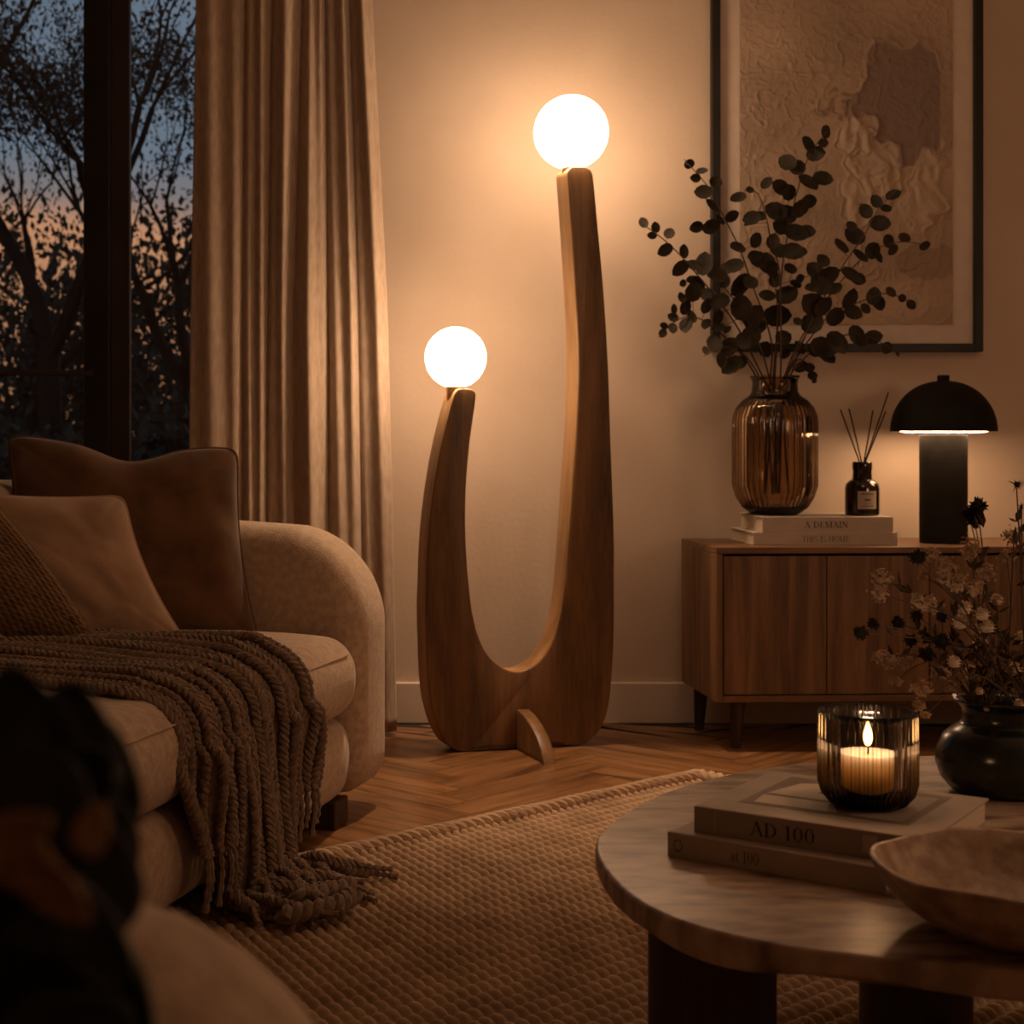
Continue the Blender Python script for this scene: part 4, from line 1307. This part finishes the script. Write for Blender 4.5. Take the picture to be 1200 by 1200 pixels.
def eucalyptus():
    s = 4.70 / F / 3.3333
    rd = random.Random(3)
    zrim = VC.z + 0.40
    for bi, (lab, path, leaves) in enumerate(EUC):
        tipY = 4.70 + rd.uniform(-0.20, 0.10)
        n = len(path)
        pts = []
        for k, (x, y) in enumerate(path):
            Y = tipY + (VC.y - tipY) * (k / (n - 1)) ** 1.2
            pts.append(at(740 + x / 3.3333, 140 + y / 3.3333, Y))
        # through the neck and down to the bottom of the vase
        dx = (pts[-1].x - VC.x)
        ang = bi * 2.4
        nk = Vector((VC.x + max(-0.045, min(0.045, dx)), VC.y + 0.035 * math.sin(ang), zrim - 0.01))
        pts[-1] = nk
        pts.append(Vector((VC.x + 0.02 * math.cos(ang), VC.y + 0.03 * math.sin(ang), zrim - 0.1)))
        pts.append(Vector((VC.x - dx * 0.5 + 0.03 * math.cos(ang), VC.y + 0.05 * math.sin(ang + 2), VC.z + 0.06 + 0.1 * (bi % 3 == 0))))
        c = spline(pts, 70)
        st = MB().tube(c, np.linspace(0.0013, 0.0032, 70), 6).build('eucalyptus_branch', M['euc_stem'])
        tag(st, 'dark round-leaved eucalyptus branch ' + lab, 'branch', 'eucalyptus branches in the amber vase')
        lf = MB()
        for (x, y, r) in leaves:
            px, py = 740 + x / 3.3333, 140 + y / 3.3333
            # nearest stem point as seen, then its depth
            pr = np.stack([CX + c[:, 0] / c[:, 1] * F, CY - (c[:, 2] - H) / c[:, 1] * F], 1)
            i = int(np.argmin((pr[:, 0] - px) ** 2 + (pr[:, 1] - py) ** 2))
            i = min(i + 1, 69)
            base = Vector(c[i])
            cen = at(px, py, base.y + rd.uniform(-0.03, 0.03))
            d = cen - base
            if d.length < 0.006: d = Vector((rd.uniform(-1, 1), 0, 1))
            nrm = Vector((rd.uniform(-0.7, 0.7), -1, rd.uniform(-0.6, 0.9))).normalized()
            d2 = d - nrm * d.dot(nrm)
            lf.add(*leaf_disc(cen, d2, nrm, r * s * 1.02))
            e = cen - d2.normalized() * r * s
            lf.tube([base, (base + e) / 2 + Vector((0, 0, 0.002)), e], 0.0008, 4, cap=False)
        l = lf.build('leaves', M['euc_leaf'], st, angle=180)


eucalyptus()

# ------------------------------------------------------------------ coffee table
TZ = 0.38


def coffee_table():
    pts = [(697, 995), (696.5, 989), (699, 980), (706, 971), (720, 961), (740, 946), (768, 932), (807, 918), (860, 905), (910, 897), (962, 890.5), (1018, 887), (1072, 885), (1100, 884.6)]
    back = [on(px, py, TZ) for px, py in pts]
    pf = [(1200, 1138), (1120, 1130.5), (1040, 1123), (960, 1114), (910, 1107), (860, 1097), (810, 1084), (782, 1074), (757, 1062), (740, 1051), (725, 1038), (712, 1023), (704, 1012), (699, 1002)]
    front = [on(px, py, TZ) for px, py in pf]
    C = Vector((0.90, 1.97))
    right = []
    a0 = math.atan2(back[-1].y - C.y, back[-1].x - C.x); a1 = math.atan2(front[0].y - C.y, front[0].x - C.x)
    r0 = math.hypot(back[-1].x - C.x, back[-1].y - C.y); r1 = math.hypot(front[0].x - C.x, front[0].y - C.y)
    for k in range(1, 14):
        t = k / 14
        a = a0 + (a1 - a0) * t; r = r0 + (r1 - r0) * t
        right.append(Vector((C.x + r * math.cos(a), C.y + r * math.sin(a), TZ)))
    Q = [(p.x, p.y) for p in back + right + front]
    Pc = np.array(Q); n = len(Pc)
    # even resample + smoothing
    Z = np.concatenate([Pc, Pc[:1]]); d = np.r_[0, np.cumsum(np.linalg.norm(np.diff(Z, axis=0), axis=1))]
    t = np.linspace(0, d[-1], 160, endpoint=False)
    P = np.stack([np.interp(t, d, Z[:, 0]), np.interp(t, d, Z[:, 1])], 1)
    for _ in range(3): P = 0.25 * np.roll(P, 1, 0) + 0.5 * P + 0.25 * np.roll(P, -1, 0)
    area = 0.5 * np.sum(P[:, 0] * np.roll(P[:, 1], -1) - np.roll(P[:, 0], -1) * P[:, 1])
    if area < 0: P = P[::-1]
    o = empty('coffee_table', (C.x, C.y, 0))
    tag(o, 'round travertine coffee table with thick dark wooden legs on the rug', 'table')
    V, Fc = slab(P - np.array(C), 0.03, 0.006, 4)
    V = np.stack([V[:, 0], V[:, 2], TZ - V[:, 1]], 1)
    low = V[:, 2] < TZ - 0.015
    ang = np.arctan2(V[:, 1], V[:, 0])
    V[:, 2] -= np.where(low, 0.004 * np.sin(ang * 9) + 0.003 * np.sin(ang * 17 + 1), 0)
    mesh('tabletop', V, Fc, M['travertine'], o, angle=60)
    for (x, y, r) in ((0.425, 1.86, 0.072), (0.765, 2.16, 0.072), (1.16, 2.25, 0.072), (1.2, 1.72, 0.072)):
        V, Fc = lathe([(r - 0.003, 0.022), (r, 0.025), (r, TZ - 0.034), (r - 0.003, TZ - 0.031)], 48)
        mesh('leg', np.asarray(V) + np.array([x - C.x, y - C.y, 0]), Fc, M['dark_wood'], o)


coffee_table()

# books on the table
p0 = on(782, 1003, TZ)
LB = book((p0.x, p0.y, TZ), R(-39), 0.262, 0.245, 0.029, M['cover'], 'lower pale book lettered at 100 on the coffee table', 'books on the coffee table')
lettering('title', 'at 100', 0.0135, 0.036, (0.098, 0, 0.0145), (1, 0, 0), (0, 0, 1), M['ink_pale'], LB)
V, Fc = [], []
MBr = MB()
for k in range(16):
    a0, a1 = 2 * PI * k / 16, 2 * PI * (k + 1) / 16
    MBr.add([(0.014 + r * 0.8 * math.cos(a), -0.0005, 0.0145 + r * math.sin(a)) for a, r in ((a0, 0.0075), (a1, 0.0075), (a1, 0.0058), (a0, 0.0058))], [(0, 1, 2, 3)])
MBr.build('emblem', M['ink_pale'], LB, False)
p1 = on(813, 975, TZ + 0.029)
UB = book((p1.x, p1.y, TZ + 0.029), R(-36), 0.272, 0.246, 0.031, M['cover_grey'], 'upper grey book lettered AD 100 under the candle', 'books on the coffee table')
lettering('title', 'AD 100', 0.0165, 0.077, (0.108, 0, 0.0150), (1, 0, 0), (0, 0, 1), M['ink'], UB)
MB().box(0.2, 0.216, -0.0005, 0.0002, 0.006, 0.026).build('emblem', M['photo_light'], UB, False)
MB().box(0.026, 0.0275, -0.0005, 0.0002, 0.004, 0.028).build('spine_rule', M['photo_light'], UB, False)
ZT = 0.031
pic = MB().box(0.035, 0.235, 0.05, 0.225, ZT - 0.0002, ZT + 0.0004).build('cover_picture', M['photo_grey'], UB, False)


def flat(parent, name, pts, z, mat):
    return mesh(name, [(x, y, z) for x, y in pts], [tuple(range(len(pts)))], mat, parent, False)


flat(pic, 'picture_shape', [(0.045, 0.115), (0.06, 0.19), (0.10, 0.212), (0.135, 0.195), (0.12, 0.165), (0.10, 0.17), (0.095, 0.15), (0.13, 0.135), (0.12, 0.115)], ZT + 0.0008, M['photo_light'])
flat(pic, 'picture_shape', [(0.05, 0.06), (0.045, 0.105), (0.13, 0.105), (0.15, 0.062)], ZT + 0.0008, M['photo_light'])
flat(pic, 'picture_shape', [(0.165, 0.06), (0.16, 0.2), (0.225, 0.205), (0.225, 0.06)], ZT + 0.0007, M['cover_grey'])


# candle in ribbed glass
def candle():
    c = on(1017, 944, TZ + 0.060); c.z = TZ + 0.060 + 0.0005
    o = empty('candle', c)
    tag(o, 'lit candle in a ribbed smoked glass on the upper table book', 'candle')
    r = 54.0 / F * c.y
    pr = [(1e-5, 0), (r * 0.62, 0), (r * 0.78, 0.003), (r * 0.93, 0.014), (r, 0.028), (r, 0.108), (r * 0.985, 0.112), (r - 0.004, 0.112)]
    mk = [0, 0, 0.5, 0.9, 1, 1, 0.5, 0.2]
    prof = []; m2 = []
    for i in range(len(pr) - 1):
        for k in range(3):
            u = k / 3; prof.append((pr[i][0] * (1 - u) + pr[i + 1][0] * u, pr[i][1] * (1 - u) + pr[i + 1][1] * u)); m2.append(mk[i] * (1 - u) + mk[i + 1] * u)
    prof.append(pr[-1]); m2.append(0.2)
    inn = [(r - 0.0045, 0.10), (r - 0.0045, 0.03), (r * 0.8, 0.012), (1e-5, 0.010)]
    V, Fc = lathe(prof + inn, 216, 36, 0.0065, m2 + [0] * 4)
    mesh('glass_holder', V, Fc, M['smoke'], o, angle=180)
    V, Fc = lathe([(1e-5, 0.001), (r * 0.6, 0.001), (r * 0.8, 0.012), (1e-5, 0.0125)], 40)
    mesh('glass_base', V, Fc, M['smoke_base'], o)
    rw = r * 0.66
    V, Fc = lathe([(1e-5, 0.013), (rw, 0.013), (rw, 0.058), (rw - 0.002, 0.0625), (rw * 0.7, 0.0615), (1e-5, 0.0605)], 48)
    mesh('wax', V, Fc, M['wax'], o)
    MB().tube([(0, 0, 0.060), (0.0006, 0, 0.067), (0, 0, 0.072)], 0.0010, 6).build('wick', M['wick'], o)
    fl = []
    for i in range(13):
        t = i / 12
        fl.append((max(0.0058 * math.sin(PI * t ** 0.72) ** 0.9 * (1 - 0.25 * t), 1e-5), 0.0695 + 0.031 * t))
    V, Fc = lathe(fl, 16)
    mesh('flame', V, Fc, M['flame'], o, angle=180)
    l = bpy.data.lights.new('candle_light', 'POINT'); l.energy = 0.5; l.color = (1.0, 0.68, 0.42); l.shadow_soft_size = 0.008
    lo = bpy.data.objects.new('candle_light', l); link(lo, o); lo.location = (0, 0, 0.107)


candle()


def bowl():
    o = empty('stone_bowl', (0.682, 1.612, TZ))
    tag(o, 'wide speckled stoneware bowl at the front of the coffee table', 'bowl')
    pr = [(1e-5, 0), (0.058, 0), (0.066, 0.003), (0.092, 0.018), (0.113, 0.036), (0.125, 0.056), (0.130, 0.068), (0.1285, 0.0715), (0.124, 0.070), (0.116, 0.056), (0.102, 0.038), (0.075, 0.021), (0.04, 0.014), (1e-5, 0.013)]
    V, Fc = lathe(pr, 72)
    V = np.asarray(V); a = np.arctan2(V[:, 1], V[:, 0]); rr = np.hypot(V[:, 0], V[:, 1])
    k = 1.135 + 0.012 * np.sin(3 * a) + 0.008 * np.sin(7 * a + 1)
    V[:, 0] *= k; V[:, 1] *= k
    V[:, 2] += 0.0022 * np.sin(5 * a) * (rr / 0.13) ** 4 * (V[:, 2] > 0.03)
    mesh('bowl_body', V, Fc, M['stone_bowl'], o, angle=180)


bowl()

# ------------------------------------------------------------------ dark vase with dried flowers
FV = Vector((0.922, 2.262, TZ))


def flower_vase():
    o = empty('ceramic_vase', FV)
    tag(o, 'squat dark green glazed vase at the right of the coffee table', 'vase')
    pr = [(1e-5, 0), (0.052, 0), (0.068, 0.004), (0.082, 0.02), (0.0885, 0.04), (0.087, 0.058), (0.078, 0.078), (0.066, 0.089), (0.058, 0.093), (0.053, 0.099), (0.053, 0.115), (0.060, 0.124), (0.0665, 0.128), (0.066, 0.131), (0.057, 0.127), (0.047, 0.115), (0.047, 0.095), (0.07, 0.07), (0.05, 0.02), (1e-5, 0.018)]
    V, Fc = lathe(pr, 64)
    mesh('vase_body', V, Fc, M['dark_glaze'], o, angle=180)


flower_vase()


def dried():
    rd = random.Random(9)
    sc = 3.527
    NK = FV + Vector((0, 0, 0.12))

    def pt(x, y, Y):
        return at(980 + x / sc, 540 + y / sc, Y)

    def umbel(mb, c, r, n, petal=0.0042):
        lump = [Vector((rd.gauss(0, 1), rd.gauss(0, 1), rd.gauss(0, 1))).normalized() for _ in range(7)]
        for i in range(n):
            u = (rd.choice(lump) * 0.62 + Vector((rd.gauss(0, 1), rd.gauss(0, 1), rd.gauss(0, 1))) * 0.25) * r * rd.uniform(0.85, 1.1)
            q = c + Vector((u.x, u.y, u.z * 0.85))
            # five-petalled floret
            nr = (u + Vector((0, -0.4 * r, 0.2 * r))).normalized()
            t1 = nr.orthogonal().normalized(); t2 = nr.cross(t1)
            b = [tuple(q)]; f = []
            for k in range(10):
                a = k * PI / 5
                rr = petal * (1.0 if k % 2 == 0 else 0.45) * rd.uniform(0.85, 1.2)
                b.append(tuple(q + (t1 * math.cos(a) + t2 * math.sin(a)) * rr + nr * 0.0012))
                f.append((0, 1 + k, 1 + (k + 1) % 10))
            mb.add(b, f)

    def button(mb, c, r):
        # layered papery petals around a dome
        mb.add(*ball(c, r * 0.72, 10, 6, (1, 1, 0.85)))
        for ring, (n, tilt, L) in enumerate(((14, -0.1, 1.0), (13, 0.35, 1.0), (12, 0.8, 0.98), (9, 1.15, 0.95), (12, -0.6, 0.95))):
            for k in range(n):
                a = 2 * PI * (k + 0.5 * ring) / n
                dr = Vector((math.cos(a) * math.cos(tilt), math.sin(a) * math.cos(tilt) * 0.8 - 0.25, math.sin(tilt))).normalized()
                sd = Vector((-math.sin(a), math.cos(a), 0))
                t = c + dr * r * L; m_ = c + dr * r * L * 0.72
                mb.add([tuple(c), tuple(m_ + sd * r * 0.24), tuple(t + Vector((0, 0, 0.08 * r))), tuple(m_ - sd * r * 0.24)], [(0, 1, 2, 3)])

    def seed(mb, c, r):
        mb.add(*ball(c, r * 0.72, 10, 7, (1, 0.9, 0.9)))
        for k in range(34):
            u = Vector((rd.gauss(0, 1), rd.gauss(0, 1), rd.gauss(0, 1))).normalized()
            t1 = u.orthogonal().normalized() * r * 0.2; t2 = u.cross(t1)
            b = c + u * r * 0.55
            mb.add([tuple(b + t1), tuple(b + t2), tuple(b - t1), tuple(b - t2), tuple(c + u * r * 1.05)], [(0, 1, 4), (1, 2, 4), (2, 3, 4), (3, 0, 4)])

    def star(mb, c, r):
        mb.add(*ball(c, r * 0.35, 8, 5))
        for k in range(16):
            u = Vector((rd.gauss(0, 1), rd.gauss(0, 1), rd.gauss(0, 1))).normalized()
            t1 = u.orthogonal().normalized() * r * 0.12; t2 = u.cross(t1)
            mb.add([tuple(c + t1), tuple(c + t2), tuple(c - t1), tuple(c - t2), tuple(c + u * r * rd.uniform(0.8, 1.3))], [(0, 1, 4), (1, 2, 4), (2, 3, 4), (3, 0, 4)])

    stems = [
        # kind, label, heads (x, y, r) in the bunch
        ('umbel', 'tan dried flower cluster furthest left, high above the candle', [(185, 482, 38), (165, 550, 46)]),
        ('umbel', 'tan dried flower cluster low on the left, just above the candle rim', [(185, 812, 34), (240, 835, 44), (295, 828, 24), (248, 912, 24)]),
        ('umbel', 'tan dried flower cluster in the middle, right of the furthest left cluster', [(345, 580, 38), (395, 592, 40)]),
        ('umbel', 'tan dried flower cluster below the table lamp, left of the tallest tan one', [(410, 400, 42), (475, 430, 44), (360, 470, 28)]),
        ('umbel', 'large tan dried flower cluster in front of the sideboard top edge', [(545, 358, 50)]),
        ('umbel', 'tan dried flower cluster right of centre, beneath the largest tan one', [(500, 500, 48), (450, 480, 30), (575, 525, 36)]),
        ('umbel', 'tan dried flower cluster to the right, beneath the sideboard top', [(620, 462, 44)]),
        ('umbel', 'tan dried flower cluster drooping beside the vase lip, right of the candle', [(355, 940, 38), (345, 1008, 28), (372, 1050, 18)]),
        ('umbel', 'tan dried flower cluster at the right edge beside the lamp base', [(735, 305, 52), (705, 390, 34)]),
        ('umbel', 'faded tan cluster low in the bunch, left of the pale round bloom', [(430, 885, 38), (470, 930, 22)]),
        ('button', 'cream dried bloom cluster brightest in the middle of the bunch', [(528, 615, 40), (512, 672, 38)]),
        ('button', 'cream dried bloom pair right of the brightest cluster', [(602, 638, 36), (625, 690, 36), (575, 700, 28)]),
        ('button', 'small round cream bloom high on the right of the bunch', [(662, 580, 32)]),
        ('button', 'open cream daisy-like bloom below the brightest cluster', [(596, 766, 38)]),
        ('button', 'round cream bloom left of the lower middle of the bunch', [(486, 836, 33)]),
        ('button', 'oval cream bloom hanging low in the middle of the bunch', [(555, 870, 28), (556, 905, 24)]),
        ('button', 'small cream bud lowest above the vase mouth', [(592, 955, 20)]),
        ('button', 'yellowish cream bloom at the right edge of the photo', [(735, 868, 38)]),
        ('button', 'small cream bud resting on the vase rim', [(622, 1025, 18), (755, 1008, 26)]),
        ('button', 'pale cream bloom at the right edge above the yellowish one', [(768, 735, 34)]),
        ('seed', 'dark round seed head below the edge of the sideboard top', [(335, 398, 38)]),
        ('seed', 'pair of dark seed heads furthest left in the bunch', [(100, 710, 38), (152, 675, 30)]),
        ('seed', 'dark seed heads left of the brightest cream cluster', [(255, 670, 32), (332, 640, 32), (435, 645, 28)]),
        ('seed', 'dark seed heads in the shaded middle of the bunch', [(308, 742, 34), (375, 735, 28), (372, 800, 36)]),
        ('seed', 'broad dark seed head beneath the brightest cream cluster', [(435, 748, 42)]),
        ('seed', 'large dark withered bloom in front of the table lamp stem', [(585, 190, 44), (570, 242, 42), (545, 215, 30)]),
        ('star', 'spiky dark thistle rising tallest at the right edge', [(745, 97, 34), (765, 190, 20)]),
    ]
    ends = {'umbel': 'dry_tan', 'button': 'dry_cream', 'seed': 'dry_dark', 'star': 'dry_dark'}
    cats = {'umbel': 'dried flower', 'button': 'dried flower', 'seed': 'seed head', 'star': 'thistle'}
    names = {'umbel': 'dried_flower', 'button': 'strawflower', 'seed': 'seed_head', 'star': 'thistle'}
    for i, (kind, lab, heads) in enumerate(stems):
        Yb = FV.y + rd.uniform(-0.13, 0.06)
        a = i * 2.4
        foot = FV + Vector((0.03 * math.cos(a), 0.03 * math.sin(a), 0.03))
        neck = NK + Vector((0.036 * math.cos(a + 0.6), 0.036 * math.sin(a + 0.6), 0))
        hs = [(pt(x, y, Yb + rd.uniform(-0.02, 0.02)), r / sc / F * Yb) for x, y, r in heads]
        main = hs[0][0]
        fork = neck.lerp(main, 0.6) + Vector((0, 0, 0.02))
        mb = MB()
        c = spline([foot, neck, neck.lerp(main, 0.45) + Vector((0, 0, 0.035)), main], 24)
        mb.tube(c, np.linspace(0.0016, 0.0009, 24), 5)
        for p, r in hs[1:]:
            f0 = Vector(c[15])
            mb.tube(spline([f0, f0.lerp(p, 0.5) + Vector((0, 0, 0.006)), p], 8), 0.0008, 5)
        if kind == 'star':
            pass
        o = mb.build(names[kind], M['dry_stem'])
        tag(o, lab + (', standing in the vase' if len(lab.split()) < 11 else ''), cats[kind], 'dried flowers in the dark vase')
        lv = MB()
        for k in range(9):
            q = Vector(c[rd.randrange(8, 22)]) + Vector((rd.gauss(0, 0.003), rd.gauss(0, 0.003), 0))
            dr = Vector((rd.uniform(-1, 1), rd.uniform(-0.5, 0.5), rd.uniform(0.1, 1.2))).normalized()
            nr = Vector((rd.uniform(-0.5, 0.5), -1, rd.uniform(-0.5, 0.5))); nr = (nr - dr * nr.dot(dr)).normalized(); sd = dr.cross(nr)
            L_ = rd.uniform(0.012, 0.03); b_ = L_ * rd.uniform(0.12, 0.2)
            lv.add([tuple(q), tuple(q + dr * L_ * 0.45 + sd * b_), tuple(q + dr * L_ + nr * 0.002), tuple(q + dr * L_ * 0.45 - sd * b_), tuple(q + dr * L_ * 0.45 + nr * 0.0015)], [(0, 1, 4), (1, 2, 4), (2, 3, 4), (3, 0, 4)])
        lv.build('stem_leaves', M['dry_leaf'], o, False)
        for p, r in hs:
            h = MB()
            if kind == 'umbel': umbel(h, p, r, int(60 + r * 7000), 0.0026)
            elif kind == 'button': button(h, p, r)
            elif kind == 'seed': seed(h, p, r)
            else: star(h, p, r)
            h.build('flower_head', M[ends[kind]], o, smooth=kind != 'umbel', angle=60)


dried()


# ------------------------------------------------------------------ blurred foreground: armchair and potted plant
def armchair():
    # back of an upholstered chair just inside the lower left of the view
    o = empty('armchair', (-0.36, 0.66, 0), R(-6))
    tag(o, 'beige upholstered armchair in the near lower left corner', 'armchair')
    V, Fc = rbox(0.38, 0.10, 0.30, 0.098, 20)
    xx = np.clip((V[:, 0] - 0.12) / 0.26, 0, 1)
    V[:, 2] -= 0.05 * xx ** 2 * (V[:, 2] > 0)
    mesh('backrest', V + np.array([0, 0, 0.412]), Fc, M['sofa'], o)
    V, Fc = rbox(0.36, 0.30, 0.15, 0.07, 16)
    mesh('seat', V + np.array([0, 0.38, 0.25]), Fc, M['sofa'], o)
    for sx in (-1, 1):
        for y in (0.06, 0.6):
            V, Fc = lathe([(0.014, 0), (0.022, 0.11)], 16)
            mesh('leg', np.asarray(V) + np.array([sx * 0.29, y, 0]), Fc, M['dark_wood'], o)


armchair()


def foreground_plant():
    base = Vector((-0.22, 0.44, 0))
    o = empty('potted_plant', base)
    tag(o, 'dark leafy potted plant out of focus at the lower left edge', 'plant')
    V, Fc = lathe([(1e-5, 0), (0.075, 0), (0.085, 0.01), (0.11, 0.2), (0.112, 0.21), (0.100, 0.21), (0.098, 0.18), (1e-5, 0.18)], 40)
    mesh('pot', V, Fc, M['pot'], o)
    rd = random.Random(5)
    st = MB()
    for k in range(4):
        a = k * 1.7
        st.tube([(0.02 * math.cos(a), 0.02 * math.sin(a), 0.17), (0.05 * math.cos(a), 0.05 * math.sin(a), 0.45), (0.07 * math.cos(a), 0.05 * math.sin(a), 0.70)], (0.007, 0.006, 0.003), 6)
    st.build('stem', M['bark'], o)
    Y = 0.46

    def leaf(px, py, ln, ang, mat, w=0.42, dy=0.0):
        c = at(px, py, Y + dy) - base
        d = Vector((math.cos(R(ang)), rd.uniform(-0.3, 0.1), math.sin(R(ang)))).normalized()
        n = Vector((rd.uniform(-0.3, 0.3), -1, rd.uniform(-0.1, 0.5))).normalized()
        d = (d - n * d.dot(n)).normalized(); s = n.cross(d)
        L = ln * 0.62
        P = np.zeros((15, 7, 3))
        for i in range(15):
            t = i / 14
            ww = L * w * math.sin(PI * t ** 0.8) ** 0.8
            for j in range(7):
                q = (j - 3) / 3
                p = c + d * (t - 0.5) * L + s * ww * q * 0.5 + n * (-0.06 * L * (1 - q * q) + 0.12 * L * (t - 0.5) ** 2)
                P[i, j] = p
        lo = gridmesh('leaf', P, mat, o)
        sm = lo.modifiers.new('thickness', 'SOLIDIFY'); sm.thickness = 0.0015
        root_ = c - d * 0.5 * L
        MB().tube([root_, root_ * 0.5 + Vector((0, 0, 0.30)) * 0.5 + Vector((0, 0, 0.17)), Vector((0.03, 0, 0.5))], 0.0025, 5, cap=False).build('leaf_stalk', M['bark'], lo)

    g = M['plant_leaf']; r = M['rust_leaf']
    for q in ((70, 890, 0.075, 80), (20, 880, 0.08, 100), (100, 930, 0.07, 70), (50, 950, 0.08, 40), (10, 950, 0.08, 140), (85, 985, 0.075, 95), (30, 1000, 0.08, 60), (105, 1030, 0.06, 80), (75, 1050, 0.06, -50)):
        leaf(*q, g, 0.85, rd.uniform(-0.01, 0.03))
    leaf(108, 972, 0.022, 70, r, 0.7, -0.03); leaf(25, 1010, 0.04, -40, r, 0.6, -0.04); leaf(60, 1045, 0.04, -35, r, 0.5, -0.04); leaf(5, 985, 0.04, 30, r, 0.5, -0.05)
    leaf(110, 1110, 0.07, -55, g, 0.4, -0.02); leaf(55, 1085, 0.06, -20, g, 0.4, -0.02); leaf(140, 1160, 0.06, -60, g, 0.4, -0.02); leaf(20, 1180, 0.09, -20, g, 0.7, -0.02); leaf(70, 1210, 0.06, 10, g, 0.6, -0.03)


foreground_plant()


# ------------------------------------------------------------------ fill lamps added outside the view to brighten the room
def fill_pendant():  # made-up hanging lamp that lifts the overall brightness
    p = Vector((1.1, 2.75, 2.12))
    o = empty('fill_pendant_lamp', p)
    tag(o, 'unseen round linen fill lamp added over the coffee table', 'lamp')
    V, Fc = lathe([(1e-5, -0.13)] + [(0.15 * math.sin(PI * i / 20), -0.13 * math.cos(PI * i / 20)) for i in range(1, 20)] + [(1e-5, 0.13)], 40)
    mesh('lamp_shade', V, Fc, M['fill_linen'], o, angle=180)
    MB().tube([(0, 0, 0.125), (0, 0, ZC - p.z)], 0.004, 8).build('cord', M['black_metal'], o)
    V, Fc = lathe([(1e-5, ZC - p.z - 0.03), (0.05, ZC - p.z - 0.03), (0.05, ZC - p.z), (1e-5, ZC - p.z)], 24)
    mesh('ceiling_rose', V, Fc, M['black_metal'], o)


fill_pendant()


def fill_lantern():  # made-up lamp giving fill light from the right
    o = empty('fill_lantern', (2.5, 1.5, 0))
    tag(o, 'unseen paper lantern fill lamp added to the right of the coffee table', 'lamp')
    z = 1.25
    V, Fc = lathe([(1e-5, z - 0.2)] + [(0.2 * math.sin(PI * i / 24), z - 0.2 * math.cos(PI * i / 24)) for i in range(1, 24)] + [(1e-5, z + 0.2)], 48)
    mesh('lamp_shade', V, Fc, M['fill_paper'], o, angle=180)
    MB().tube([(0, 0, 0.02), (0, 0, z - 0.195)], 0.01, 10).build('pole', M['black_metal'], o)
    V, Fc = lathe([(1e-5, 0), (0.16, 0), (0.16, 0.015), (0.15, 0.02), (1e-5, 0.02)], 40)
    mesh('base', V, Fc, M['black_metal'], o)


fill_lantern()


def fill_spot():  # made-up spot that brightens the floor and lower wall
    p = Vector((0.50, 4.49, ZC))
    o = empty('fill_spotlight', p)
    tag(o, 'unseen fill spotlight added on the ceiling above the floor lamp', 'spotlight')
    tgt = Vector((0.42, 4.28, 0.0))
    d = (tgt - (p - Vector((0, 0, 0.12)))).normalized()
    q = d.to_track_quat('-Z', 'Y').to_matrix()
    V, Fc = lathe([(1e-5, -0.03), (0.045, -0.03), (0.045, 0), (1e-5, 0)], 24)
    mesh('mount', V, Fc, M['black_metal'], o)
    MB().tube([(0, 0, -0.025), (0, 0, -0.11)], 0.008, 8).build('bracket', M['black_metal'], o)
    V, Fc = lathe([(0.034, -0.07), (0.038, -0.07), (0.038, 0.06), (1e-5, 0.06), (1e-5, 0.045), (0.034, 0.045), (0.034, -0.07)], 28)
    Fc = [f for f in Fc if len(f) == 4]
    V = [tuple(q @ Vector(v) + Vector((0, 0, -0.14))) for v in V]
    mesh('can', V, Fc, M['black_metal'], o)
    l = bpy.data.lights.new('fill_spot_light', 'SPOT'); l.energy = FILL_SPOT_W; l.color = (1.0, 0.62, 0.36)
    l.spot_size = R(62); l.spot_blend = 0.9; l.shadow_soft_size = 0.03
    lo = bpy.data.objects.new('fill_spot_light', l); link(lo, o)
    lo.rotation_euler = d.to_track_quat('-Z', 'Y').to_euler()
    lo.location = Vector((0, 0, -0.14)) + d * 0.075


fill_spot()
